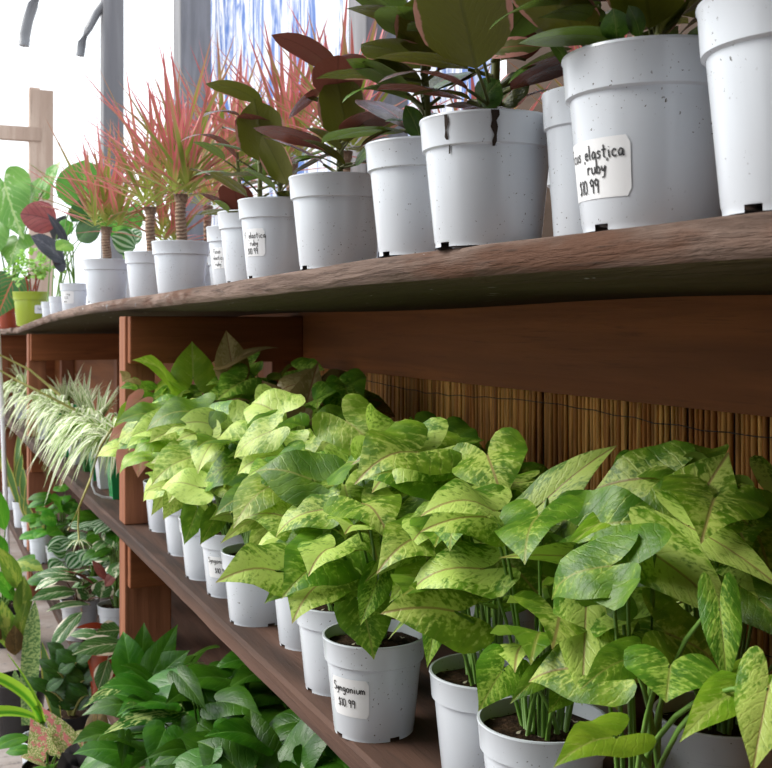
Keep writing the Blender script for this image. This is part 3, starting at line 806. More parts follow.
for i, (px, z, lab, sd) in enumerate(BR):
    hero = []
    if i == 4: hero = [(302, 420, 318, 362, 20, 2.7, 2.72, 'syn_bronze', dict(face=.8, arch=.04)), (275, 405, 262, 380, 15, 2.75, 2.75, 'syn_bronze', UP), (288, 425, 282, 445, 15, 2.7, 2.68, 'syn_bronze')]
    if i == 5: hero = [(232, 365, 226, 330, 14, 3.0, 3.02, 'syn_bronze', UP), (235, 360, 280, 348, 8, 3.0, 3.0, 'syn_bronze', LIFT)]
    syn_plant('r%d' % i, px, z, lab, hero, ('syn', 'syn_dark') if i < 4 else ('syn_dark', 'syn_bronze', 'syn_dark'), 13 if i < 4 else 20, (.22, .22, .27, .27, .34, .38)[i], .16, None, 30 + i, lean=.03)

# ------------------------------------------------------------------ top shelf


def top_pot(name, label, cat, px, z, D=TD, H=THH, mat='pot', group=None, **k):
    loc = G(px, z, 0); loc.z = shelf_h(loc.y)
    o = thing(name, label, cat, loc, group)
    pot = add_pot(o, D, H, mat, **k)
    return o, pot, loc


def ficus(px, z, label, hero, nrand=5, seed=1, hgt=.22, D=TD, H=THH, writing=None, rl=.13, extra=6):
    o, pot, loc = top_pot('potted_rubber_plant', label, 'plant', px, z, D, H, group='rubber plants on the top shelf')
    if writing: writing(pot, loc)
    q = random.Random(seed); soil = loc + V((0, 0, H * .88)); M3 = {}; st = MB()
    topp = soil + V((q.uniform(-.02, .02), q.uniform(-.02, .02), hgt))
    trunk = [soil + (topp - soil) * t + V((.006 * math.sin(t * 5), 0, 0)) for t in (0, .25, .5, .75, 1)]
    trunk[0].z -= .02
    st.tube(trunk, .006, .004, 6)
    for h in hero:
        bx, by, tx, ty, hw, zb, zt, mk = h[:8]; kw = dict(h[8]) if len(h) > 8 else {}
        kw.setdefault('fold', .12); kw.setdefault('wave', .01)
        mbx = M3.setdefault(mk, MB())
        b = px_leaf(mbx, bx, by, tx, ty, hw, zb, zt, 'ellip', **kw)
        hh = min(max(.15, (b.z - soil.z) / hgt - .1), 1)
        j = soil + (topp - soil) * hh
        st.tube(arc(j, b, lift=.3, n=5), .0022, .002, 5)
    for i in range(nrand + extra):
        a = i * 2.4 + q.uniform(-.3, .3); hh = q.uniform(.05, .75)
        j = soil + (topp - soil) * hh; d = V((math.cos(a), math.sin(a), q.uniform(.1, .8))).normalized()
        b = j + d * .03; L = q.uniform(.7, 1.1) * rl; e = b + d * L + V((0, 0, -.02))
        leaf(M3.setdefault(q.choice(('ficus', 'ficus', 'ficus_red', 'ficus_green')), MB()), b, e, L * .31, V((-d.x * .5, -d.y * .5, 1)), 'ellip', .07, .12, .01)
        st.tube([j, b], .003, .0025, 5)
    st.build('stem', M['stem_ficus'], o)
    for k, m in M3.items(): m.build('foliage', M[k], o)
    return o


def ficus_label(al, sc=1.0, s0=-.032, s1=.032, z0=.05, z1=.105, D=TD, H=THH, txt=None):
    def f(pot, loc):
        lines = txt or [('Ficus elastica', -.046, .088, .0115), ("'ruby'", -.018, .073, .0115), ('$10.99', -.020, .055, .0115)]
        sticker(pot, D, H, facing(loc, al), s0, s1, z0, z1, lines)
    return f


FD = dict(face=.95, arch=.03)     # blade turned to the lens
FE = dict(face=.12, arch=.10)     # blade seen nearly edge-on
FU = dict(nrm=(.1, .5, 1), arch=.08)
ficus(240, 2.63, 'rubber plant in the smallest-looking lettered white pot, next to the dragon trees', [(224, 160, 192, 142, 8, 2.55, 2.45, 'ficus_green', FE)], 5, 41, .20,
      writing=ficus_label(-.85, s0=-.03, s1=.03, z0=.05, z1=.1, txt=[('Ficus', -.012, .086, .0105), ('elastica', -.016, .071, .0105), ("'ruby'", -.012, .056, .0105)]))
ficus(256, 2.31, 'rubber plant in the narrow plain white pot with a long grey arching leaf', [(238, 160, 180, 142, 6, 2.25, 2.12, 'ficus_red', dict(face=.1, arch=.2)), (240, 178, 194, 176, 5, 2.25, 2.15, 'ficus_green', FE), (228, 212, 214, 200, 5, 2.2, 2.15, 'ficus_green', FE)], 5, 42, .22, extra=1)
ficus(280, 2.10, 'rubber plant in the left of the two clearly lettered white pots, olive leaf held upright', [
    (262, 104, 205, 84, 13, 2.08, 2.0, 'ficus', dict(face=-.5, arch=.1)), (239, 116, 203, 117, 7, 2.1, 2.0, 'ficus_red', FE), (266, 162, 254, 99, 23, 2.0, 1.98, 'ficus', dict(face=-.9, arch=.03)), (287, 184, 262, 135, 15, 1.97, 1.95, 'ficus', dict(face=-.9, arch=.03)), (275, 190, 238, 168, 8, 2.0, 1.93, 'ficus_green', FE)],
    6, 43, .19, extra=2, writing=ficus_label(-.78, s0=-.03, s1=.026, z0=.042, z1=.094, txt=[('F. elastica', -.028, .076, .0115), ("'ruby'", -.014, .062, .011), ('$10.99', -.020, .046, .0115)]))
ficus(338, 1.795, 'rubber plant in the dirt-spattered white pot between the plain and lettered pots', [
    (348, 142, 336, 72, 22, 1.75, 1.73, 'ficus', dict(face=-.95, arch=.02)), (322, 92, 288, 120, 14, 1.85, 1.82, 'ficus_red', dict(face=-.7)), (338, 74, 271, 35, 15, 1.83, 1.75, 'ficus_red', dict(face=-.5)), (368, 68, 326, 66, 15, 1.85, 1.8, 'ficus_red', dict(face=-.6, arch=.12)), (340, 168, 292, 160, 6, 1.75, 1.66, 'ficus_green', dict(face=.3)), (340, 150, 305, 128, 9, 1.78, 1.7, 'ficus', FE), (345, 165, 300, 140, 7, 1.76, 1.68, 'ficus', FE), (355, 165, 378, 145, 9, 1.75, 1.72, 'ficus_green', dict(face=.5)), (360, 135, 400, 118, 6, 1.8, 1.75, 'ficus', FE)],
    5, 44, .22, extra=3)
ficus(425, 1.478, 'rubber plant in the plain white pot left of the soil-streaked pot', [
    (412, 101, 342, 103, 9, 1.5, 1.38, 'ficus_green', dict(face=-.35, arch=.14)), (430, 68, 361, 44, 22, 1.5, 1.40, 'ficus', dict(face=-.7, arch=.05)), (444, 56, 345, 9, 13, 1.52, 1.38, 'ficus', dict(face=-.5, arch=.12)), (420, 90, 362, 62, 15, 1.5, 1.42, 'ficus', dict(face=-.8)), (425, 130, 385, 122, 8, 1.48, 1.42, 'ficus_green', dict(face=.3)), (420, 138, 405, 105, 10, 1.45, 1.43, 'ficus_green', dict(face=.6)), (400, 130, 360, 148, 6, 1.55, 1.5, 'ficus_red', FE)],
    6, 45, .24, extra=10)
o11 = ficus(487.6, 1.298, 'rubber plant in the white pot with two dark soil streaks running over its rim', [
    (476, 68, 448, -50, 42, 1.2, 1.12, 'ficus', dict(face=-.8, arch=.03)), (468, 90, 378, 83, 10, 1.25, 1.12, 'ficus_red', dict(face=.22, arch=.10)), (481, 54, 543, 47, 11, 1.22, 1.2, 'ficus_pink', dict(face=.6)), (568, 72, 508, 84, 7, 1.3, 1.22, 'ficus_green', dict(face=.2, arch=.15)), (480, 105, 500, 80, 14, 1.3, 1.28, 'ficus_green', dict(face=.7)), (500, 105, 530, 75, 16, 1.32, 1.3, 'ficus', dict(face=.6)), (525, 60, 520, 10, 18, 1.4, 1.4, 'ficus_red', dict(face=-.8)), (470, 100, 410, 98, 9, 1.33, 1.25, 'ficus', FE), (520, 100, 560, 90, 9, 1.35, 1.33, 'ficus_red', FE), (500, 40, 455, 50, 12, 1.36, 1.32, 'ficus_red', dict(face=-.4))],
    6, 46, .24, extra=10)
ficus(595, 1.2, 'rubber plant in the narrow white pot squeezed behind the big lettered pot', [
    (606, 22, 538, 19, 16, 1.15, 1.08, 'ficus_green', dict(face=-.6)), (600, 4, 489, 30, 15, 1.15, 1.04, 'ficus_green', dict(face=-.5, arch=.1)), (570, 70, 545, 38, 9, 1.2, 1.18, 'ficus_green', dict(face=.5)), (590, 60, 600, 40, 8, 1.2, 1.2, 'ficus_green', FD)],
    5, 47, .25, D=.118, H=.165, extra=9)
ficus(652, 1.06, D=.176, H=.172, label='rubber plant in the big white pot with the largest handwritten price label', hero=[
    (617, 40, 613, 8, 13, 1.02, 1.0, 'ficus_green', dict(face=.7)), (640, 36, 628, 5, 9, 1.02, 1.0, 'ficus_green', dict(face=.6)), (660, 35, 690, 0, 15, 1.05, 1.05, 'ficus', dict(face=-.7)), (680, 36, 715, 12, 14, 1.08, 1.1, 'ficus', dict(face=-.7)), (640, 5, 560, -30, 24, 1.05, .95, 'ficus', dict(face=-.6)), (655, 0, 720, -25, 22, 1.08, 1.1, 'ficus_red', dict(face=-.6))],
    nrand=6, seed=48, hgt=.25, extra=9, writing=ficus_label(-.66, D=.176, H=.172, s0=-.066, s1=.030, z0=.030, z1=.086, txt=[('Ficus elastica', -.062, .067, .0135), ("'ruby'", -.026, .053, .0135), ('$10.99', -.042, .035, .014)]))
ficus(809, .869, 'rubber plant in the cropped white pot at the right edge of the top shelf', [], 6, 49, .25, D=.176, H=.172)
# dirt of the streaked pot
D, H = TD, THH
m = MB(); lo = G(487.6, 1.298, 0)
for al, w, zz in ((.10, .0035, (.151, .145, .139, .132, .123, .116, .111)), (-.62, .002, (.149, .140, .131, .124, .114, .105))):
    rows = []
    for i, z in enumerate(zz):
        ww = w * (1.3 - i / len(zz)) * (1 + .4 * math.sin(i * 2.7 + al)); a0 = facing(lo, al) + .012 * math.sin(i * 1.9)
        r = (D / 2 * (.955 + .03 * (z - .116) / .032) if z >= .1155 else cone(D, H, 0)(z)) + .0012
        rows.append([m.vert((r * math.cos(a0 + s * ww / r), r * math.sin(a0 + s * ww / r), z)) for s in (-1, 0, 1)])
    m.grid(rows)
    for ch in o11.children:
        if ch.name.startswith('pot') and ch.type == 'MESH': build_local(m, 'soil_streak', M['dirt'], ch)
    m = MB()


def dracaena(px, z, label, seed, trunk_h=.13, heads=2, nl=30, L=.34, group='red-edged dragon trees on the top shelf', pot='pot', lean=0, trunk_base=None, D=TD, H=THH):
    o, pt, loc = top_pot('potted_dragon_tree', label, 'plant', px, z, D, H, pot, group)
    q = random.Random(seed); soil = loc + V((0, 0, H * .85))
    top = soil + V((lean, 0, trunk_h))
    m = MB(); m.tube([soil + (top - soil) * t + V((.003 * math.sin(t * 7), .003 * math.cos(t * 5), 0)) for t in [i / 8 for i in range(9)]], .0155, .0145, 10)
    for i in range(9):
        a = i * .7; m.tube([top + V((.010 * math.cos(a), .010 * math.sin(a), -.012)), top + V((.016 * math.cos(a), .016 * math.sin(a), .008))], .008, .005, 6)
    m.build('trunk', M['trunk'], o)
    A, B = MB(), MB()
    for h in range(heads):
        hd = top + V(((h - (heads - 1) / 2) * -.02 * CT * 2, (h - (heads - 1) / 2) * .02, .005)) if heads > 1 else top
        ax = (V(((h - (heads - 1) / 2) * .14, -(h - (heads - 1) / 2) * .1, 1))).normalized()
        nl2 = int(nl * 1.5)
        for i in range(nl2):
            t = i / nl2; az = i * 2.4 + q.uniform(-.3, .3); el = math.radians(12 + 58 * (1 - t) + q.uniform(-8, 8))
            d = (ax * math.cos(el) + V((math.cos(az), math.sin(az), 0)) * math.sin(el)).normalized()
            b = hd + V((math.cos(az), math.sin(az), 0)) * .008 + V((0, 0, .07 * t))
            strap(A if q.random() < .7 else B, b, d, L * q.uniform(.8, 1.3), .018 * q.uniform(.75, 1.15), q.choice((.02, .08, .15, .3)) * (1 - .5 * t), 8, .35, None, .3, wmid=.3)
    A.build('foliage', M['drac'], o); B.build('foliage', M['drac_g'], o)
    return o


dracaena(106.5, 3.79, 'dragon tree with bare trunk in the leftmost large white pot of the top shelf', 51, .13, 3, 16, .30)
dracaena(150.5, 3.45, 'dragon tree in the white pot half hidden between its two neighbours', 52, .16, 2, 18, .34)
dracaena(181, 3.05, 'dragon tree in the bright white pot beside the rubber plants, thickest ringed trunk', 53, .15, 2, 24, .35)
dracaena(168, 3.95, 'small dragon tree in the rear row seen between two trunks', 54, .08, 2, 18, .30)
dracaena(232, 3.55, 'rear row dragon tree in front of the blue-streaked sheet, behind the smallest rubber plant', 55, .26, 2, 24, .36)
dracaena(292, 3.15, 'rear row dragon tree behind the olive rubber plant leaves', 56, .26, 2, 24, .34)
dracaena(345, 2.75, 'rear row dragon tree with blades against the third grey post', 57, .22, 2, 20, .32)
dracaena(208, 4.1, 'farthest rear row dragon tree before the second grey post', 58, .24, 2, 18, .34)
dracaena(470, 2.1, 'low dragon tree glimpsed through the rubber plants behind the soil-streaked pot', 59, .02, 2, 16, .2)
dracaena(600, 1.62, 'low dragon tree deep behind the big lettered pot', 60, .03, 1, 16, .2)

# far left of the top shelf
o, pt, loc = top_pot('potted_parsley_aralia', 'frilly lime-leaved plant with pinkish stems in a lime green pot with a white tag', 'plant', 31, 6.0, .2, .19, 'pot_lime')
sticker(pt, .2, .19, facing(loc, .75), -.045, .05, .07, .115, [('Ficus', -.03, .09, .012)])
A, B = MB(), MB(); q = random.Random(70); soil = loc + V((0, 0, .16))
for i in range(6):
    b = soil + V((q.uniform(-.03, .03), q.uniform(-.03, .03), -.02)); e = b + V((q.uniform(-.07, .07), q.uniform(-.07, .07), q.uniform(.12, .2)))
    B.tube(arc(b, e), .006, .004, 5)
    for j in range(26):
        d = V((q.uniform(-1, 1), q.uniform(-1, 1), q.uniform(-.3, 1))).normalized(); s0 = e + d * q.uniform(.02, .11)
        leaf(A, s0, s0 + (d + V((0, 0, -.4))).normalized() * .04, .014, (-.5, -.5, 1), 'lance', .1, .2, .2, cols=2)
B.build('stem', M['pot_terra'], o); A.build('foliage', M['fernlime'], o)


def big_leaf_plant(name, label, px, z, D, H, leaves, mat='pot', stem='stem', shelf=True, Z=0, nrand=0, rmat='broad', seed=1, rl=.1, group=None, shape='lance', level=.88, rtop=.2, sq=False, cat='plant', writing=None, hwr=.3):
    if shelf: o, pt, loc = top_pot(name, label, cat, px, z, D, H, mat, group)
    else:
        loc = G(px, z, Z); o = thing(name, label, cat, loc, group); pt = add_pot(o, D, H, mat, square=sq)
    if writing: writing(pt, loc)
    q = random.Random(seed); soil = loc + V((0, 0, H * .85)); M3 = {}; st = MB()
    for h in leaves:
        bx, by, tx, ty, hw, zb, zt, mk, sh = h[:9]; kw = h[9] if len(h) > 9 else {}
        b = px_leaf(M3.setdefault(mk, MB()), bx, by, tx, ty, hw, zb, zt, sh, **kw)
        st.tube(arc(soil + V((q.uniform(-.015, .015), q.uniform(-.015, .015), -.02)), b, lift=.7), .004, .003, 5)
    for i in range(nrand):
        a = i * 2.4 + q.uniform(-.4, .4); hh = rtop * q.uniform(.25, 1)
        d = V((math.cos(a), math.sin(a), 0)); b = soil + d * D * q.uniform(.15, .55) + V((0, 0, hh)); L = rl * q.uniform(.75, 1.15)
        e = b + (d + V((-.4, -.3, q.uniform(-.5, .3)))).normalized() * L
        mk = rmat if isinstance(rmat, str) else q.choice(rmat)
        leaf(M3.setdefault(mk, MB()), b, e, L * hwr, V((-.35, -.4, 1)) + d * .2, shape, .1, .15, .04)
        st.tube(arc(soil + V((d.x * .01, d.y * .01, -.02)), b, lift=.7), .003, .002, 5)
    if st.f: st.build('stem', M[stem], o)
    for k, m in M3.items(): m.build('foliage', M[k], o)
    return o


scrib = lambda pot, loc: sticker(pot, .125, .135, facing(loc, -.5), -.026, .026, .045, .1, [('rug', -.006, .082, .011), ('bull', -.016, .066, .011), ('ens', -.02, .05, .011)])
big_leaf_plant('potted_calathea', 'calathea with a maroon folded leaf and slate leaf in a white scribbled pot', 74, 4.8, .125, .135, [
    (56, 222, 20, 214, 15, 4.75, 4.7, 'maroon', 'round', dict(face=.7, arch=.12)), (64, 262, 30, 236, 12, 4.75, 4.65, 'dark_slate', 'ellip', dict(face=.5)), (68, 245, 47, 213, 4, 4.75, 4.7, 'dark_slate', 'lance'), (72, 244, 56, 250, 8, 4.7, 4.62, 'fernlime', 'ellip', dict(face=.6)), (66, 266, 52, 262, 8, 4.75, 4.7, 'dark_slate', 'ellip')], writing=scrib)
big_leaf_plant('potted_banana_plant', 'small white pot with one broad bright green leaf behind the dragon tree', 58, 5.3, .09, .11, [
    (86, 212, 84, 160, 25, 5.4, 5.5, 'broad', 'ellip', dict(face=.8, arch=.02)), (72, 222, 96, 200, 14, 5.2, 5.2, 'zz', 'ellip', dict(face=-.6)), (92, 232, 98, 195, 16, 5.3, 5.35, 'broad', 'ellip', dict(face=.7)), (70, 208, 28, 162, 5, 5.3, 5.2, 'broad', 'lance', dict(face=.1, arch=.05)), (78, 240, 100, 222, 12, 5.2, 5.2, 'zz', 'ellip', dict(face=.6))])
big_leaf_plant('potted_philodendron', 'smallest plain white pot with dark drooping leaves next to the lime green pot', 50, 5.6, .09, .105, [(54, 240, 66, 215, 8, 5.6, 5.6, 'dark_slate', 'lance'), (58, 232, 74, 224, 8, 5.5, 5.5, 'broad', 'ellip')])
big_leaf_plant('potted_watermelon_peperomia', 'striped round-leaved peperomia in a rear white pot between two dragon trees', 128, 4.35, TD, THH, [(135, 247, 112, 236, 12, 4.2, 4.15, 'stripe', 'round', dict(face=.75)), (130, 240, 142, 232, 8, 4.3, 4.3, 'stripe', 'round', dict(face=.6)), (118, 244, 122, 205, 10, 4.4, 4.5, 'broad', 'ellip'), (130, 240, 138, 200, 8, 4.4, 4.5, 'broad', 'lance', dict(face=.8))])
o, pt, loc = top_pot('potted_monstera', 'pale variegated monstera with split leaves at the far left of the top shelf', 'plant', 10, 7.6, .18, .17, 'pot_terra')
A, st = MB(), MB()
for bx, by, tx, ty, hw in ((4, 182, 24, 240, 26), (30, 200, 44, 176, 14), (18, 240, 10, 268, 18), (-8, 225, -10, 270, 22), (44, 190, 62, 160, 13)):
    b, t = P(bx, by, 7.4), P(tx, ty, 7.3)
    leaf(A, b, t, hw * 7.4 / F, V((-.5, -.6, .5)), 'heart', .05, .1, .15)
    st.tube(arc(loc + V((0, 0, .13)), b), .008, .005, 5)
st.build('stem', M['stem'], o); A.build('foliage', M['monstera'], o)
# palm at the very left
o, pt, loc = top_pot('potted_palm', 'dark green narrow-leaved palm left of the lime green pot', 'plant', 4, 7.0, .14, .14, 'pot_terra')
A = MB(); q = random.Random(81)
for i in range(26):
    a = q.uniform(0, 6.28); d = V((math.cos(a) * .6, math.sin(a) * .6, 1)); strap(A, loc + V((0, 0, .1)), d, q.uniform(.25, .5), .035, q.uniform(.1, .6), 8, .2)
A.build('foliage', M['palm'], o)
big_leaf_plant('potted_caladium', 'dark leaf with red veins on the far end of the top shelf', 8, 6.4, .12, .12, [(12, 282, -4, 320, 18, 6.2, 6.1, 'caladium', 'heart', dict(face=.8))], mat='pot_terra')

# ------------------------------------------------------------------ spider plants
SP = [(121, 3.72, 'pot_green', 'bright green pot with its edge against the middle post'), (108, 3.95, 'pot', 'white pot just left of the bright green one by the post'), (101, 4.15, 'pot_green', 'green pot behind the white pot by the post'), (92, 4.4, 'pot_dkgreen', 'dark green pot in the middle of the row'), (79, 4.62, 'pot', 'white pot between two green pots under the longest pale blades'), (67, 4.88, 'pot_green', 'green pot halfway along the row'), (56, 5.2, 'pot_dkgreen', 'dark green pot near the far post'), (46, 5.6, 'pot', 'white pot beside the far post'), (34, 6.15, 'pot', 'white pot past the far post'), (22, 6.8, 'pot', 'white pot at the far left end of the row')]
HANG = {0: [(110, 430, 75, 0)], 2: []}
for i, (px, z, mat, lab) in enumerate(SP):
    loc = G(px, z, LOW)
    o = thing('potted_spider_plant', 'spider plant in a ' + lab, 'plant', loc, 'spider plants on the middle shelf')
    add_pot(o, .105, .20, mat, square=True)
    q = random.Random(100 + i); A, B = MB(), MB(); soil = loc + V((0, 0, .176))
    for k in range(34):
        a = q.uniform(0, 6.28); d = V((math.cos(a) * q.uniform(.2, .8) - .55, math.sin(a) * .7 + .1, q.uniform(.8, 1.7)))
        strap(A if q.random() < .55 else B, soil + V((math.cos(a) * .015, math.sin(a) * .015, 0)), d, q.uniform(.20, .34), q.uniform(.021, .034), q.uniform(.7, 1.35), 10, .22, None, .6, wmid=.3)
    if i < 3:
        for k in range(4):
            a = q.uniform(2.4, 4.6); strap(B, soil, V((-.9, -.4 + .3 * q.random(), 1.0)), .34, .024, 1.1, 12, .25, None, .6)
    A.build('foliage', M['spider'], o); B.build('foliage', M['spider_b'], o)
    if i == 0:
        m = MB(); m.tube([P(112, 428, 3.6), P(100, 448, 3.45), P(90, 480, 3.4), P(78, 510, 3.38), P(68, 530, 3.38)], .0045, .003, 6); m.tube([P(79, 508, 3.38), P(78, 525, 3.37), P(79, 540, 3.37)], .003, .003, 5); m.build('runner', M['stem_pale'], o)
        m = MB(); b = P(79, 540, 3.37)
        for k in range(9): a = k * .7; strap(m, b, V((math.cos(a), math.sin(a), .1)), .05, .008, .7, 5)
        m.build('plantlet', M['spider_b'], o)
    if i == 4:
        m = MB(); m.tube([P(75, 410, 4.5), P(52, 398, 4.4), P(20, 382, 4.4), P(-8, 366, 4.4)], .006, .004, 6); m.tube([P(60, 395, 4.6), P(30, 370, 4.5), P(-6, 352, 4.5)], .006, .004, 6); m.build('runner', M['stem_pale'], o)
for i, (px, z, lab) in enumerate(((98, 4.75, 'upright spider plant in the rear row nearest the middle post'), (84, 5.25, 'upright spider plant in the rear row, one tall folded blade'), (66, 5.9, 'upright spider plant in the rear row in front of the far post'), (24, 7.6, 'tall upright spider plant beyond the far post'))):
    loc = G(px, z, LOW); o = thing('potted_spider_plant', lab, 'plant', loc, 'spider plants on the middle shelf'); add_pot(o, .115, .15, 'pot_green', square=True)
    q = random.Random(140 + i); A = MB()
    for k in range(26):
        a = q.uniform(0, 6.28); strap(A, loc + V((0, 0, .13)), V((math.cos(a) * .4, math.sin(a) * .4, 1)), q.uniform(.22, .36), .018, q.uniform(.1, .6), 9, .3)
    A.build('foliage', M['spider'], o)
m = MB(); m.tube([P(93, 470, 3.55), P(92, 485, 3.5), P(95, 493, 3.5), P(103, 497, 3.5), P(112, 498, 3.52)], .0035, n=8)
tag(m.build('drip_tube', M['tube']), 'thin grey irrigation tube curling on the middle shelf beside the green pots', 'tube')

# ------------------------------------------------------------------ pothos and bottom shelf


def pothos(px, z, label, hero, nrand, seed, rtop=.30, spread=.26, mat='pot', grp='pothos plants on the bottom shelf', fwd=.05):
    loc = G(px, z, BOT); o = thing('potted_pothos', label, 'plant', loc, grp); add_pot(o, LD, LH, mat)
    q = random.Random(seed); soil = loc + V((0, 0, LH * .88)); M3 = {}; st = MB()
    for h in hero:
        bx, by, tx, ty, hw, zb, zt, mk = h[:8]; kw = h[8] if len(h) > 8 else {}
        b = px_leaf(M3.setdefault(mk, MB()), bx, by, tx, ty, hw, zb, zt, 'heart', **kw)
        st.tube(arc(soil + V((q.uniform(-.02, .02), q.uniform(-.02, .02), -.01)), b, lift=.7), .0035, .0025, 5)
    for i in range(nrand):
        a = q.uniform(0, 6.28); hh = rtop * q.uniform(.05, 1); d = V((math.cos(a), math.sin(a), 0))
        b = soil + d * spread * q.uniform(.2, 1) * (1.1 - .5 * hh / rtop) + V((-fwd, -.02, hh)); b.z = min(b.z, LOW - .10)
        b.x = min(b.x, BACK - .1)
        L = q.uniform(.115, .165); e = b + (d * .9 + V((-.4, -.3, q.uniform(-.9, .45)))).normalized() * L; e.z = min(e.z, LOW - .06)
        leaf(M3.setdefault('pothos' if q.random() < .85 else 'pothos_v', MB()), b, e, L * q.uniform(.38, .48), V((-.4, -.4, 1)) + d * .25, 'heart', .12, .22, .04)
        st.tube(arc(soil + V((d.x * .02, d.y * .02, -.01)), b, lift=.7), .003, .002, 5)
    st.build('stem', M['stem'], o)
    for k, m in M3.items(): m.build('foliage', M[k], o)
    return o


pothos(172, 2.93, 'pothos next to the middle post on the bottom shelf, upright pointed leaves at the top', [
    (146, 676, 80, 710, 11, 2.8, 2.65, 'pothos_v', dict(face=.45)), (130, 668, 123, 631, 15, 2.8, 2.85, 'pothos', dict(face=.8)), (142, 662, 144, 622, 12, 2.85, 2.88, 'pothos', dict(face=.7)), (153, 673, 178, 624, 14, 2.8, 2.85, 'pothos', dict(face=.7)), (160, 675, 190, 650, 16, 2.8, 2.8, 'pothos', dict(face=.7)), (150, 680, 120, 665, 12, 2.75, 2.7, 'pothos', LIFT)], 16, 61, .20, .13, fwd=-.03)
pothos(203, 2.6, 'pothos with a white-splashed leaf in the front white pot at the bottom edge', [
    (172, 712, 100, 736, 13, 2.5, 2.35, 'pothos_v', dict(face=.5, c=.95)), (179, 675, 207, 712, 11, 2.5, 2.42, 'pothos', dict(face=.7)), (218, 702, 262, 716, 21, 2.5, 2.42, 'pothos', dict(face=.5)), (198, 757, 144, 760, 14, 2.35, 2.25, 'pothos', dict(face=.5, arch=.2)), (230, 724, 224, 748, 14, 2.4, 2.36, 'pothos', dict(face=.7)), (247, 727, 272, 768, 16, 2.4, 2.33, 'pothos', dict(face=.7)), (165, 730, 150, 768, 18, 2.4, 2.33, 'pothos', dict(face=.8)), (125, 735, 122, 768, 6, 2.4, 2.38, 'pothos', dict(face=.6)), (190, 690, 165, 705, 14, 2.5, 2.4, 'pothos')], 24, 62, .22, .20)
pothos(275, 2.75, 'pothos in the shade behind the splashed one, leaves under the middle shelf plank', [], 40, 63, .24, .26, fwd=-.04)
pothos(330, 2.35, 'pothos deep under the middle shelf at the bottom centre', [], 40, 64, .22, .28)
pothos(265, 2.2, 'nearest pothos at the bottom edge below the shelf plank', [], 38, 65, .20, .26)

big_leaf_plant('potted_stromanthe', 'white-edged stromanthe in a terracotta-coloured pot left of the middle post', 110, 3.5, .15, .15, [
    (126, 645, 72, 655, 12, 3.35, 3.2, 'strom', 'lance', dict(face=.5)), (120, 630, 96, 632, 9, 3.4, 3.35, 'strom', 'lance', UP), (108, 660, 98, 690, 8, 3.3, 3.25, 'strom', 'lance', UP), (108, 627, 75, 628, 3, 3.4, 3.3, 'pot_terra', 'lance'), (103, 645, 88, 652, 8, 3.4, 3.35, 'strom', 'lance')], 'pot_terra', 'stem_brown', False, BOT, 3, 'strom', 71, .13, None, 'lance', rtop=.16)
big_leaf_plant('potted_stromanthe', 'striped stromanthe in a light grey pot, long leaves spreading to the left', 80, 4.15, .15, .15, [
    (76, 592, 30, 601, 9, 4.0, 3.85, 'strom', 'lance', dict(face=.45)), (90, 605, 46, 612, 6, 4.0, 3.85, 'strom', 'lance', dict(face=.3)), (82, 612, 50, 652, 8, 4.0, 3.9, 'strom', 'lance', dict(face=.4)), (84, 582, 47, 580, 6, 4.05, 3.95, 'strom', 'lance', LIFT), (92, 600, 82, 578, 10, 4.1, 4.1, 'strom', 'lance', UP), (100, 598, 106, 580, 10, 4.0, 4.0, 'strom', 'lance', UP), (94, 585, 56, 571, 5, 4.05, 3.95, 'maroon', 'lance', dict(face=-.3)), (106, 580, 92, 560, 4, 4.0, 4.0, 'maroon', 'lance'), (104, 586, 118, 572, 5, 4.0, 4.0, 'maroon', 'lance')], 'pot_grey', 'stem_brown', False, BOT, 6, 'strom', 72, .13, None, 'lance', rtop=.2)
big_leaf_plant('potted_peperomia', 'silver-striped round-leaved peperomia on the bottom shelf below the spider plants', 95, 4.6, LD, LH, [
    (66, 552, 50, 548, 8, 4.3, 4.25, 'stripe', 'round', dict(face=.7)), (70, 540, 48, 552, 9, 4.35, 4.25, 'stripe', 'round', dict(face=.6)), (62, 562, 50, 572, 9, 4.3, 4.25, 'stripe', 'round', dict(face=.7)), (80, 555, 68, 568, 9, 4.3, 4.25, 'stripe', 'round', dict(face=.7)), (92, 552, 82, 565, 10, 4.3, 4.25, 'stripe', 'round', dict(face=.7)), (106, 548, 100, 568, 10, 4.25, 4.2, 'stripe', 'round', dict(face=.7)), (100, 538, 86, 540, 8, 4.35, 4.3, 'broad', 'round', dict(face=.6))], 'pot', 'stem', False, BOT, 22, ('stripe', 'pothos', 'stripe'), 73, .09, None, 'round', rtop=.22, hwr=.42)
big_leaf_plant('potted_philodendron', 'glossy green philodendron on the bottom shelf below the far post', 62, 5.2, LD, LH, [
    (62, 508, 50, 498, 9, 5.1, 5.0, 'broad', 'round', dict(face=.6)), (56, 518, 40, 520, 9, 5.0, 4.95, 'broad', 'round', dict(face=.6)), (70, 515, 74, 502, 8, 5.1, 5.1, 'broad', 'round', UP), (60, 530, 48, 535, 9, 5.0, 4.9, 'broad', 'round', dict(face=.7))], 'pot', 'stem', False, BOT, 24, ('pothos', 'broad'), 74, .11, None, 'round', rtop=.28, hwr=.4)
big_leaf_plant('potted_philodendron', 'dark leafy philodendron in the shade left of the middle post, bottom shelf rear', 118, 4.1, LD, LH, [], 'pot', 'stem', False, BOT, 30, ('pothos', 'stripe', 'strom'), 75, .12, None, 'lance', rtop=.36, hwr=.36)
WP = [(41, 5.45, 'snake plant in the nearest of the four white pots on the bottom shelf'), (33, 5.85, 'snake plant in the second nearest small white pot below the far post'), (23, 6.4, 'snake plant in the third white pot, yellow-edged blades reaching the middle shelf'), (14, 7.0, 'snake plant in the farthest white pot at the left edge')]
